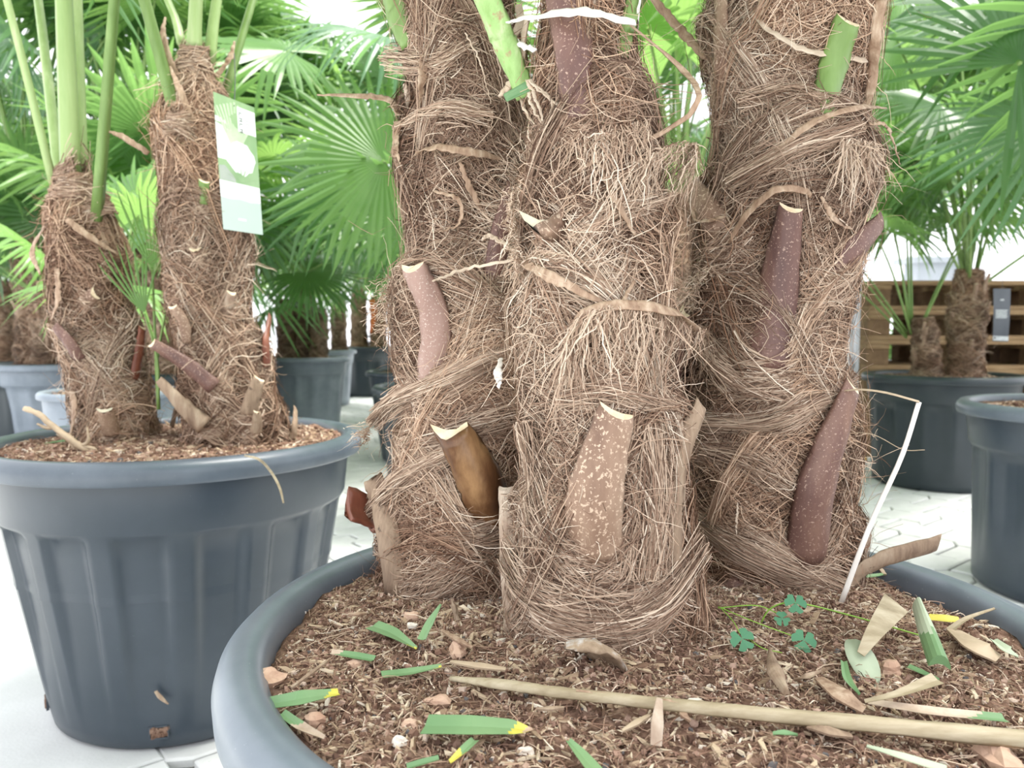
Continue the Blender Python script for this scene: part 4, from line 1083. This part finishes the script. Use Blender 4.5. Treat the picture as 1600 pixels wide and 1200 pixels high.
# ------------------------------------------------------------------ plant labels
def card(name, label, c4, printer, th=.0012, string_to=None, cat='label', card_mat='card'):
    c4 = [np.array(c) for c in c4]          # TL, TR, BR, BL
    base = c4[3]
    root = empty(name, tuple(base), label, cat)
    ex = ((c4[1]-c4[0])+(c4[2]-c4[3]))/2; ey = ((c4[3]-c4[0])+(c4[2]-c4[1]))/2
    nn = np.cross(ex, ey); nn /= np.linalg.norm(nn)
    if nn[1] > 0: nn = -nn
    def pt(u, v, k=0.0):
        p = c4[0]*(1-u)*(1-v)+c4[1]*u*(1-v)+c4[2]*u*v+c4[3]*(1-u)*v
        p = p+nn*(.004*math.sin(v*math.pi)+k); return p
    def patch(pname, m, poly, k, nsub=1, par=root):
        mb = MB(); pp = [pt(u, v, k) for u, v in poly]; qq = [pt(u, v, 0) for u, v in poly]; n = len(pp)
        mb.add(pp+qq, [tuple(range(n)), tuple(range(2*n-1, n-1, -1))]+[(i, n+i, n+(i+1) % n, (i+1) % n) for i in range(n)])
        return mb.build(pname, M[m], par)
    mb = MB(); nv = 10
    for k in (0, -th):
        pass
    V = []; F = []
    for i in range(nv+1):
        for u in (0, 1):
            V += [pt(u, i/nv, 0), pt(u, i/nv, -th)]
    for i in range(nv):
        a = i*4; b = a+4
        F += [(a, a+2, b+2, b), (a+1, b+1, b+3, a+3), (a, b, b+1, a+1), (a+2, a+3, b+3, b+2)]
    F += [(0, 1, 3, 2), (nv*4, nv*4+2, nv*4+3, nv*4+1)]
    mb.add(V, F); mb.build('card', M[card_mat], root)
    printer(patch)
    if string_to is not None:
        mb = MB(); sweep(mb, spline([pt(.5, .05, .001), (pt(.5, .05)+np.array(string_to))/2+np.array([.002, 0, 0]), np.array(string_to)], 8), .0022, .0011, np.array([0, -1, 0]), 'tube')
        mb.build('string', M['ink'], root)
    return root
def strip_rows(patch, name, m, u0, u1, v0, v1, k, par=None, nv=6):
    for i in range(1):
        poly = [(u0, v0+(v1-v0)*q/nv) for q in range(nv+1)]+[(u1, v1-(v1-v0)*q/nv) for q in range(nv+1)]
        return patch(name, m, poly, k)
def print_left(patch):
    strip_rows(patch, 'printed_picture', 'card_green', .0, 1.0, .0, .635, .0003)
    for i in range(15):                   # leaf streaks fanning up from the middle
        a = (i-7)/7
        patch('printed_leaf_streak', 'card_pale', [(.46+.10*a, .36), (.5+.10*a, .36), (.53+.62*a if abs(.53+.62*a-.5) < .49 else (.985 if a > 0 else .015), .02+.10*abs(a)), (.48+.62*a if abs(.48+.62*a-.5) < .49 else (.965 if a > 0 else .0), .02+.10*abs(a))], .0005)
    n = 18
    patch('printed_white_bloom', 'card', [(.58+(.36+.03*math.sin(5*q))*math.cos(2*math.pi*q/n), .44+(.125+.012*math.cos(3*q))*math.sin(2*math.pi*q/n)) for q in range(n)], .0007)
    patch('printed_dark_corner', 'card_grey', [(.02, .53), (.16, .52), (.40, .60), (.42, .632), (.02, .632)], .0006)
    for i in range(9):
        a = math.pi*(.08+.84*i/8)
        patch('printed_small_palm', 'card_green', [(.54, .625), (.58, .625), (.57+.34*math.cos(a), .60-.075*math.sin(a)), (.55+.34*math.cos(a), .595-.075*math.sin(a))], .0009)
    patch('printed_sage_panel', 'card_sage', [(.0, .76), (.25, .765), (.5, .755), (.75, .765), (1.0, .755), (1.0, 1.0), (.5, 1.0), (.0, 1.0)], .0003)
    patch('printed_sage_panel', 'card', [(.40, .90), (.60, .90), (.60, .915), (.40, .915)], .0005)
    s = strip_rows(patch, 'price_sticker', 'card', .56, 1.0, .045, .235, .0010)
    for i in range(4):
        v = .085+i*.042
        strip_rows(patch, 'printed_digit', 'ink', .60, .68, v, v+.006, .0013, nv=1)
        strip_rows(patch, 'printed_digit', 'ink', .60+.05*(i % 2), .615+.05*(i % 2), v, v+.026, .0013, nv=1)
        if i % 2: strip_rows(patch, 'printed_digit', 'ink', .60, .68, v+.020, v+.026, .0013, nv=1)
    for i in range(3): strip_rows(patch, 'printed_line', 'card_grey', .74, .92-.05*i, .13+i*.025, .136+i*.025, .0013, nv=1)
card('plant_label', 'white and green plant label hanging on the right trunk of the left pot', [P(333, 143, 1.60), P(397, 168, 1.62), P(411, 367, 1.62), P(349, 358, 1.60)], print_left, string_to=P(366, 84, 1.72))
def print_dark(patch):
    patch('printed_title', 'card_light', [(.40, .20), (.62, .20), (.62, .225), (.40, .225)], .001)
    for i in range(6): patch('printed_line', 'card_light', [(.12, .40+i*.028), (.85-.05*(i % 2), .40+i*.028), (.85-.05*(i % 2), .418+i*.028), (.12, .418+i*.028)], .001)
    patch('printed_footer', 'card_light', [(.0, .90), (1, .90), (1, .985), (0, .985)], .001)
    patch('printed_mark', 'ink', [(.06, .92), (.16, .92), (.16, .95), (.06, .95)], .002)
card('plant_label', 'dark grey plant label hanging in front of the pallets', [P(1552, 451, 3.95), P(1579, 451, 3.97), P(1575, 534, 3.97), P(1551, 533, 3.95)], print_dark, string_to=P(1566, 425, 4.1), card_mat='card_dark')
card('plant_label', 'small dark plant label hanging among the three slim palms', [P(453, 430, 6.4), P(467, 430, 6.4), P(467, 480, 6.4), P(453, 478, 6.4)], print_dark, string_to=P(460, 415, 6.5), card_mat='card_dark')
mb = MB(); sweep(mb, spline([P(581, 468, 9.5), P(584, 490, 9.5), P(579, 520, 9.5)], 8), [.07, .08, .03], .006, np.array([0, -1, 0]), 'flat')
tag(mb.build('plant_tag', M['orange'], None, True), 'bright orange tag hanging on a distant palm above the black pots', 'tag')

# ------------------------------------------------------------------ pallets, post, far background
def pallet(x, y, z, rot, label, Lx=1.2, Ly=.8, Hh=.19):
    root = empty('wooden_pallet', (x, y, z), label, 'pallet', 'stacked wooden pallets')
    def bx(nm, c, s, m):
        mb = MB(); mb.box(c, s, 0, 0, .003); o = mb.build(nm, M[m], root, local=False)
    k = Hh/.144
    for yy, ww in ((-.35, .10), (0, .145), (.35, .10)): bx('bottom_board', (0, yy, .011*k), (Lx, ww, .022*k), 'wood')
    for xx in (-.53, 0, .53):
        for yy in (-.33, 0, .33): bx('block', (xx, yy, .061*k), (.145, .12, .078*k), 'wood_dark')
        bx('stringer_board', (xx, 0, .111*k), (.145, Ly, .022*k), 'wood')
    for yy in (-.34, -.17, 0, .17, .34): bx('top_board', (0, yy, .133*k), (Lx, .13 if abs(yy) != .17 else .10, .022*k), 'wood')
    root.rotation_euler = (0, 0, rot)
xl = float(P(1350, 520, 5.0)[0])
for i in range(6):
    pallet(xl+.62+rnd.uniform(-.02, .02), 5.35+rnd.uniform(-.02, .02), i*.191, rnd.uniform(-.02, .02), 'wooden pallet, '+['lowest', 'second from below', 'third from below', 'fourth from below', 'second from the top', 'topmost'][i]+' of the stack behind the right pot')
for i in range(6):
    pallet(xl+1.86+rnd.uniform(-.02, .02), 5.37+rnd.uniform(-.02, .02), i*.191, rnd.uniform(-.02, .02), 'wooden pallet, '+['lowest', 'second from below', 'third from below', 'fourth from below', 'second from the top', 'topmost'][i]+' of the stack at the right edge')
# galvanised post with foot
pp = P(1331, 600, 4.9)
root = empty('steel_post', (pp[0], 4.9, 0), 'galvanised steel rack post standing left of the pallets', 'post')
for dx in (-.018, .022):
    mb = MB(); mb.box((dx, 0, .66), (.024, .03, 1.26), bev=.003); mb.build('upright', M['metal'], root, local=False)
for z in (.25, .6, .95):
    mb = MB(); mb.box((.002, .012, z), (.05, .012, .03)); mb.build('brace', M['metal'], root, local=False)
mb = MB(); mb.box((0, 0, .012), (.16, .14, .024), bev=.004); mb.build('foot', M['yellow_foot'], root, local=False)
# low dark saucer
sp = PZ(1296, 690, .02)
mb = MB(); lathe(mb, [(.001, 0), (.10, 0), (.125, .06), (.13, .065), (.12, .062), (.095, .012), (.001, .012)], 48)
o = mb.build('plant_saucer', M['pot'], None, True); o.location = (sp[0]-.06, sp[1], 0); tag(o, 'low dark plastic saucer on the pavers beside the right foreground trunk', 'saucer')
# pale sheds far behind
def shed(px, Y, w, h, d, label, m):
    x = float(P(px, 500, Y)[0]); root = empty('shed', (x, Y, 0), label, 'building')
    mb = MB(); mb.box((0, 0, h/2), (w, d, h)); mb.build('wall', M[m], root, local=False)
    mb = MB(); mb.box((0, 0, h+.06), (w+.3, d+.3, .12), bev=.02); mb.build('roof', M['wall_grey'], root, local=False)
    for k in range(3):
        mb = MB(); mb.box((-w/2+w*(k+.5)/3, -d/2-.02, h*.5), (w*.2, .05, h*.5)); mb.build('window', M['wall_grey'], root, local=False)
shed(1660, 22, 7, 1.9, 3, 'low pale shed far behind the pallets', 'wall_pale')
shed(1452, 15, .8, 2.1, .5, 'narrow grey cabinet far behind the pallets', 'wall_grey')
def shrub(px, Y, r, h, label, seed):
    x = float(P(px, 560, Y)[0]); root = empty('shrub', (x, Y, 0), label, 'shrub', 'shrubs behind the pallets')
    g = np.random.default_rng(seed); n = 900
    d = g.normal(0, 1, (n, 3)); d /= np.linalg.norm(d, axis=1)[:, None]
    c = d*np.array([r, r, h/2])*g.uniform(.6, 1, (n, 1))+np.array([0, 0, h/2+.05])
    a = g.normal(0, 1, (n, 3)); a /= np.linalg.norm(a, axis=1)[:, None]; b = np.cross(a, d); b /= np.linalg.norm(b, axis=1)[:, None]
    s = g.uniform(.03, .06, (n, 1))
    V = np.stack([c-a*s, c+b*s*.4, c+a*s, c-b*s*.4], 1).reshape(-1, 3)
    link('foliage', mesh_np('foliage', V, np.arange(n*4).reshape(-1, 4)), M['shrub'], root)
    mb = MB(); sweep(mb, spline([(0, 0, 0), (.02, 0, h*.3), (0, .02, h*.7)], 6), [.06, .04, .02], [.03, .02, .01], np.array([0, -1, 0]), 'tube'); mb.build('stem', M['wood_dark'], root, local=False)
for k, (px, Y, r, h, l) in enumerate([(1345, 7.5, .5, .9, 'green shrub glimpsed left of the pallets'), (1420, 8.0, .5, .8, 'green shrub seen through the pallet gaps'), (1290, 8.5, .7, 1.3, 'green shrub behind the steel post'), (1180, 11, 1.2, 2.0, 'tall shrub far behind the right trunk')]):
    shrub(px, Y, r, h, l, 70+k)

# ------------------------------------------------------------------ litter lying on the foreground soil
def on_soil(px, py, lift=.004):
    z = FP[3]-.02
    for _ in range(6):
        q = PZ(px, py, z); z = zs_front(q[0], q[1])+lift
    return PZ(px, py, z)
def lay(name, pts, wpx, label, cat, mats='cutting', sec='vee', thick=.0014, lifts=None, n=10, tipn=0, tipmats=(), nrm=(0, -.25, 1), group=None):
    pp = [on_soil(p[0], p[1], .010 if len(p) < 3 else p[2]+.006) for p in pts]
    tipn = tipn*24//max(n, 10); n = 24
    Y = np.mean([p[1] for p in pp])
    w = np.array(wpx)*pxm(Y)
    mb = MB(); sweep(mb, spline(pp, n), w, thick, np.array(nrm, float), sec)
    o = mb.build(name, [M[mats]]+[M[m] for m in tipmats], None, False)
    if tipmats:                                    # last rings take the tip colours
        k = len(SEC[sec]); nf = k*(n-1)
        for f in o.data.polygons:
            ring = min(f.index//k, n-2) if f.index < nf else (0 if f.index == nf else n-2)
            from_tip = (n-2)-ring+(((f.index % k)*7+3) % 4-1 if f.index < nf else 0)
            if from_tip < tipn:
                f.material_index = max(1, min(len(tipmats), 1+(tipn-1-from_tip)*len(tipmats)//tipn))
    return tag(o, label, cat, group)
G = 'cut green leaf pieces on the soil'
lay('leaf_cutting', [(582, 978), (612, 990), (650, 1014)], [28, 26, 6], 'blue-green leaf cutting tapering to the right, left of the middle trunk', 'leaf cutting', tipn=1, tipmats=('yellow_tip',), group=G)
lay('leaf_cutting', [(660, 1000, .008), (672, 975, .016), (690, 945, .03)], [18, 17, 4], 'narrow green leaf cutting standing up against the left trunk base', 'leaf cutting', nrm=(-.5, -.6, .5), group=G)
lay('leaf_cutting', [(584, 1031), (556, 1026), (517, 1020)], [15, 16, 12], 'short green leaf cutting with a whitish end beside the dark crumb', 'leaf cutting', tipn=2, tipmats=('pale_strap',), group=G)
lay('leaf_cutting', [(597, 1056), (640, 1051), (690, 1042)], [17, 17, 9], 'straight green leaf cutting in front of the middle trunk', 'leaf cutting', tipn=1, tipmats=('yellow_tip',), group=G)
lay('leaf_cutting', [(412, 1102), (470, 1092, .010), (529, 1083, .008)], [30, 34, 16], 'broad curved green leaf cutting beside the pot rim', 'leaf cutting', tipn=2, tipmats=('yellow_tip',), group=G)
lay('leaf_cutting', [(440, 1115), (470, 1136), (506, 1154)], [16, 18, 8], 'leaf cutting with bleached half under the broad one by the rim', 'leaf cutting', tipn=6, tipmats=('pale_strap',), group=G)
lay('leaf_cutting', [(664, 1134, .008), (735, 1135, .010), (800, 1138, .008), (832, 1142, .004)], [44, 42, 34, 4], 'widest green leaf cutting with yellow and brown tip in front', 'leaf cutting', n=14, tipn=5, tipmats=('yellow_tip', 'dry_tip'), sec='vee', group=G)
lay('leaf_cutting', [(742, 1157), (726, 1172), (704, 1192)], [15, 16, 8], 'small green leaf cutting with yellow end below the widest one', 'leaf cutting', tipn=4, tipmats=('yellow_tip',), group=G)
lay('leaf_cutting', [(888, 1158), (908, 1180), (935, 1212)], [10, 20, 26], 'green leaf cutting at the bottom edge, right of the widest one', 'leaf cutting', group=G)
lay('leaf_cutting', [(636, 1200), (660, 1193), (686, 1186)], [12, 13, 10], 'green leaf cutting at the bottom edge, left of the widest one', 'leaf cutting', group=G)
lay('leaf_cutting', [(1208, 1148), (1226, 1147), (1246, 1150)], [6, 12, 3], 'tiny bright green leaf piece below the long dry petiole', 'leaf cutting', group=G)
lay('leaf_cutting', [(1452, 966, .008), (1478, 968, .010), (1500, 970, .008)], [18, 20, 14], 'folded yellow-green leaf piece near the right rim', 'leaf cutting', mats='yellow_tip', group=G)
lay('leaf_cutting', [(1484, 986), (1510, 968, .012), (1555, 952, .012)], [12, 8, 4], 'twisted greenish leaf strip pointing at the right rim', 'leaf cutting', mats='dry', group=G)
lay('leaf_cutting', [(1418, 1042), (1440, 1052), (1466, 1064)], [12, 13, 7], 'small green leaf piece under the rolled leaf', 'leaf cutting', group=G)
lay('leaf_cutting', [(1318, 1034), (1324, 1062), (1342, 1086)], [10, 14, 5], 'slim green leaf piece left of the round pale leaf', 'leaf cutting', group=G)
lay('leaf_cutting', [(1354, 1168, .006), (1410, 1184, .008), (1480, 1206, .006)], [6, 16, 20], 'whitish green pointed leaf at the bottom right edge', 'leaf cutting', mats='pale_leaf', group=G)
lay('leaf_cutting', [(1352, 902), (1370, 900), (1392, 896)], [8, 8, 3], 'thin green leaf sliver behind the white straw', 'leaf cutting', group=G)
lay('leaf_cutting', [(1356, 1098, .006), (1450, 1112, .008), (1570, 1124, .006)], [14, 20, 20], 'long pale leaf strip with a green end above the dry petiole', 'leaf cutting', mats='pale_strap', tipn=3, tipmats=('cutting',), n=14, group=G)
lay('dry_leaf', [(1352, 1098, .008), (1405, 1085, .018), (1465, 1062, .022)], [8, 14, 26], 'folded buff dry leaf opening to the right above the long petiole', 'dry leaf', mats='dry')
lay('dry_leaf', [(1345, 1022, .010), (1368, 985, .026), (1400, 942, .040)], [12, 26, 44], 'buff triangular dry leaf leaning on the rolled leaf', 'dry leaf', mats='dry', nrm=(-.2, -.8, .5), sec='flat')
lay('dry_leaf', [(1202, 1020), (1212, 1052, .010), (1230, 1088)], [6, 28, 8], 'spindle-shaped spotted dry leaf lying alone', 'dry leaf', mats='stub_grey', sec='crescent', thick=.006)
lay('dry_leaf', [(1242, 1064), (1262, 1058, .010), (1284, 1050, .008)], [6, 12, 3], 'small grey curled dry leaf right of the spindle-shaped one', 'dry leaf', mats='stub_grey')
lay('dry_leaf', [(1552, 1000, .010), (1572, 1015, .012), (1590, 1028, .008)], [12, 22, 8], 'pale curled dry leaf at the right edge', 'dry leaf', mats='pale_leaf')
lay('rolled_leaf', [(1433, 950, .030), (1448, 990, .022), (1468, 1044, .010)], [16, 26, 30], 'rolled grey-green leaf leaning on the soil at right', 'leaf', mats='pale_leaf', sec='crescent', thick=.012, tipn=4, tipmats=('cutting',))
# round pale leaf
c = on_soil(1347, 1036, .008); mb = MB(); n = 22; pv = [c+np.array([0, 0, .002])]
for k in range(n):
    a = 2*math.pi*k/n; pv.append(c+np.array([.0125*math.sin(a), .022*math.cos(a), .004*abs(math.sin(a))+.012*math.cos(a)]))
lo = [p-np.array([0, 0, .0008]) for p in pv]
mb.add(pv+lo, [(0, 1+(k+1) % n, 1+k) for k in range(n)]+[(n+1, n+2+k, n+2+(k+1) % n) for k in range(n)]+[(1+k, 1+(k+1) % n, n+2+(k+1) % n, n+2+k) for k in range(n)])
tag(mb.build('round_leaf', M['pale_leaf'], None, True), 'oval pale green leaf lying on the soil at right', 'leaf')
# long dry petiole
pts = [on_soil(704, 1060, .010), on_soil(800, 1072, .013), on_soil(900, 1086, .013), on_soil(1200, 1118, .014), on_soil(1640, 1160, .014)]
mb = MB(); Y = .66
sweep(mb, spline(pts, 40), np.array([8, 20, 18, 19, 23, 28])*pxm(Y), [.002, .004, .005, .006, .007], np.array([0, -.5, 1]), 'crescent', rough=.0003)
root = empty('dry_petiole', tuple(pts[0]), 'long straw-coloured dry petiole lying across the foreground soil', 'petiole')
mb2 = mb.build('stalk', M['dry'], root, True)
mb = MB(); sweep(mb, spline([p+np.array([0, -.002, .0045]) for p in pts[2:]], 24), [.002, .003, .003], .0012, np.array([0, -.5, 1]), 'flat'); mb.build('groove', M['strap'], root)
lay('chip', [(1025, 1165, .004), (1027, 1130, .016), (1030, 1092, .024)], [18, 20, 10], 'upright tan wood chip leaning on the long dry petiole', 'chip', mats='stub_bone', sec='flat', thick=.003, nrm=(0, -1, .3))
for k, (a, b, wd, l) in enumerate([((973, 1142), (1014, 1118), 11, 'cream wood chip left of the upright chip'), ((1060, 1108), (1078, 1126), 12, 'cream splinter right of the upright chip'), ((840, 1108), (880, 1106), 9, 'tan splinter above the widest leaf cutting'),
                                    ((705, 1034), (790, 1046), 14, 'greyish stick lying left of the mouldy leaf base'), ((690, 985), (738, 1012), 10, 'brown stick pointing at the middle trunk'), ((455, 1075), (515, 1030), 7, 'thin dry stalk beside the left clay lump'),
                                    ((1375, 878), (1382, 898), 12, 'tan flake beside the stub over the rim'), ((1280, 1060), (1350, 1110), 36, 'fibrous tan bark piece below the oval leaf'), ((1262, 1135), (1330, 1150), 20, 'tan fibrous flake below the long dry petiole'), ((1490, 985), (1560, 1030), 46, 'shaggy mat of tan fibre near the right edge'), ((545, 960), (572, 958), 10, 'flat brown chip before the left trunk')]):
    lay('chip', [a, ((a[0]+b[0])/2, (a[1]+b[1])/2, .008), b], [wd*.5, wd, wd*.5], l, 'chip', mats=('straw_tan', 'strap', 'stub_grey')[k % 3], sec='flat', thick=.0025)
# pebbles and clay lumps
def lump(px, py, r, label, mat, seed, name='pebble'):
    g = np.random.default_rng(seed); c = on_soil(px, py, r*.35)
    V = []; F = []; nu, nv = 10, 7
    ph = g.uniform(0, 6, 6)
    for i in range(nv+1):
        for j in range(nu):
            t = math.pi*i/nv; a = 2*math.pi*j/nu
            d = np.array([math.sin(t)*math.cos(a), math.sin(t)*math.sin(a), math.cos(t)])
            k = 1+.22*math.sin(3*d[0]+ph[0])+.18*math.sin(4*d[1]+ph[1])+.15*math.sin(5*d[2]+ph[2]) + (g.normal(0, .05) if 0 < i < nv else 0)
            V.append(c+d*r*k*np.array([1, .85, .7]))
    for i in range(nv):
        for j in range(nu): F.append((i*nu+j, (i+1)*nu+j, (i+1)*nu+(j+1) % nu, i*nu+(j+1) % nu))
    mb = MB(); mb.add(V, F); tag(mb.build(name, M[mat], None, False), label, 'pebble', 'pebbles and clay lumps on the soil')
for k, (px, py, r, l, m) in enumerate([(425, 1062, .013, 'largest reddish clay lump, beside the left rim', 'stone'), (492, 1128, .009, 'pinkish clay lump by the bleached leaf cutting', 'stone'), (553, 1040, .007, 'reddish lump under the short leaf cutting', 'stone'), (682, 1098, .010, 'reddish lump above the widest leaf cutting', 'stone'),
    (640, 1132, .006, 'small pink pebble left of the widest leaf cutting', 'stone'), (627, 1160, .006, 'white pebble near the bottom edge', 'stone_white'), (645, 980, .006, 'pale pebble between two leaf cuttings', 'stone_white'), (715, 1018, .010, 'reddish lump left of the middle trunk base', 'stone'),
    (820, 1175, .005, 'pale pebble right of the small yellow-ended cutting', 'stone_white'), (470, 960, .005, 'pale pebble near the back left rim', 'stone_white'), (1388, 1046, .010, 'brick-red clay lump beside the oval leaf', 'stone'), (1560, 1185, .016, 'buff clay lump in the bottom right corner', 'stone'), (642, 965, .008, 'reddish lump at the left trunk base', 'stone'), (790, 905, .006, 'tan crumb between left and middle trunk', 'stone')]):
    lump(px, py, r, l, m, k+1)
# clover
cl = empty('clover', tuple(on_soil(1178, 985, 0)), 'creeping clover sprig with thin green stems on the soil', 'plant')
def stem(pts, w):
    mb = MB(); sweep(mb, spline(pts, 16), w, w*.5, np.array([0, -1, .3]), 'tube'); mb.build('stem', M['stem_green'], cl, True)
stem([on_soil(1188, 975, .002), on_soil(1205, 950, .02), on_soil(1245, 942, .03), on_soil(1330, 962, .02), on_soil(1435, 992, .008)], .0016)
stem([on_soil(1122, 950, .012), on_soil(1180, 946, .02), on_soil(1215, 958, .016)], .0011)
stem([on_soil(1122, 948, .012), on_soil(1180, 972, .012), on_soil(1245, 996, .010)], .0010)
stem([on_soil(1124, 948, .012), on_soil(1145, 970, .012), on_soil(1156, 990, .010)], .0010)
stem([on_soil(1160, 990, .006), on_soil(1190, 1012, .006), on_soil(1222, 1020, .005)], .0009)
def clover_leaf(px, py, r, lift, rotz):
    c = on_soil(px, py, lift); mb = MB()
    for q in range(3):
        a0 = rotz+q*2*math.pi/3; n = 12; V = [c]
        for k in range(n+1):
            t = -1+2*k/n; rad = r*(1-.22*math.exp(-(t/.22)**2))*math.cos(t*.72)**.4; a = a0+t*.85
            V.append(c+np.array([math.cos(a)*rad, math.sin(a)*rad*.55, math.sin(a)*rad*.75-abs(t)*r*.12]))
        mb.add(V, [(0, k+1, k+2) for k in range(n)])
    mb.build('leaf', M['clover'], cl, False)
clover_leaf(1243, 942, .011, .034, .4); clover_leaf(1222, 966, .008, .018, 1.5); clover_leaf(1256, 1000, .012, .012, .2); clover_leaf(1160, 998, .012, .012, .9)

# bent white straw beside the right trunk
a = on_soil(1313, 945, 0); Ya = a[1]
pts = [a, P(1360, 820, Ya-.005), P(1408, 715, Ya-.01), P(1436, 628, Ya-.01)]
root = empty('dry_straw', tuple(a), 'white dry straw sticking up and bent over right of the right trunk', 'straw')
mb = MB(); sweep(mb, spline(pts, 14), [.0065, .0060, .0055, .0055], .0018, np.array([0, -1, .2]), 'crescent'); mb.build('upright_stalk', M['straw'], root, True)
mb = MB(); sweep(mb, spline([P(1436, 628, Ya-.01), P(1385, 614, Ya), P(1345, 609, Ya+.01), P(1318, 611, Ya+.02)], 10), [.005, .005, .004, .003], .0012, np.array([0, -.4, 1]), 'crescent'); mb.build('bent_end', M['straw_tan'], root, True)
# stray hairs right of the trunk
mb = MB(); sweep(mb, spline([P(1300, 678, .90), P(1360, 678, .88), P(1410, 702, .87), P(1445, 703, .86)], 18), .0009, .0004, np.array([0, -1, 0]), 'tube')
tag(mb.build('stray_fibre', M['straw_tan'], None, True), 'single long hair of palm fibre crossing the white straw', 'fibre')

# litter on and over the left pot
def on_left(px, py, lift=.004):
    z = LPT[3]-.01
    for _ in range(6):
        q = PZ(px, py, z); z = zs_left(q[0], q[1])+lift
    return PZ(px, py, z)
mb = MB(); t0 = on_left(138, 706, .0)
sweep(mb, spline([t0, P(115, 690, t0[1]), P(85, 668, t0[1]), P(62, 648, t0[1]), P(37, 638, t0[1])], 14), [.016, .014, .012, .012, .010], [.007, .006, .005, .005, .004], np.array([0, -1, .4]), 'tube', rough=.0012)
tw = empty('dry_twig', tuple(t0), 'dry branching twig sticking out of the soil at the left of the left pot', 'twig')
mb.build('stem', M['straw_tan'], tw, True)
for pp_ in ([(85, 668), (72, 668), (58, 662)], [(125, 697), (138, 690), (136, 668)], [(120, 695), (148, 702), (150, 712)], [(105, 682), (125, 712), (140, 715)]):
    mb = MB(); sweep(mb, spline([P(x, y, t0[1]) for x, y in pp_], 8), [.009, .008, .004], [.004, .004, .002], np.array([0, -1, .3]), 'tube'); mb.build('side_twig', M['straw_tan'], tw, True)
mb = MB(); sweep(mb, spline([on_left(70, 694), on_left(130, 685, .008), on_left(187, 673, .006)], 10), [.004, .016, .020], .002, np.array([0, -.4, 1]), 'vee')
tag(mb.build('leaf_cutting', M['cutting'], None), 'long narrow green leaf cutting on the soil of the left pot', 'leaf cutting')
rz = LPT[3]+.002
mb = MB(); q0 = PZ(382, 712, rz); sweep(mb, spline([q0, PZ(405, 718, rz+.004), P(424, 738, q0[1]-.03), P(437, 762, q0[1]-.035), P(443, 786, q0[1]-.035)], 14), [.003, .0045, .0045, .0045, .003], .0015, np.array([0, -1, .4]), 'flat')
tag(mb.build('dry_straw', M['dry'], None, True), 'yellowish straw hanging over the rim of the left pot', 'straw')
for k in range(1):
    mb = MB(); q = P(250, 1092, 1.72-.30); sweep(mb, spline([P(243, 1080, 1.425), P(251, 1090, 1.43), P(263, 1100, 1.435)], 6), [.006, .010, .002], .002, np.array([0, -1, 0]), 'flat')
    tag(mb.build('dry_flake', M['stub_grey'], None), 'small grey flake stuck low on the wall of the left pot', 'chip')
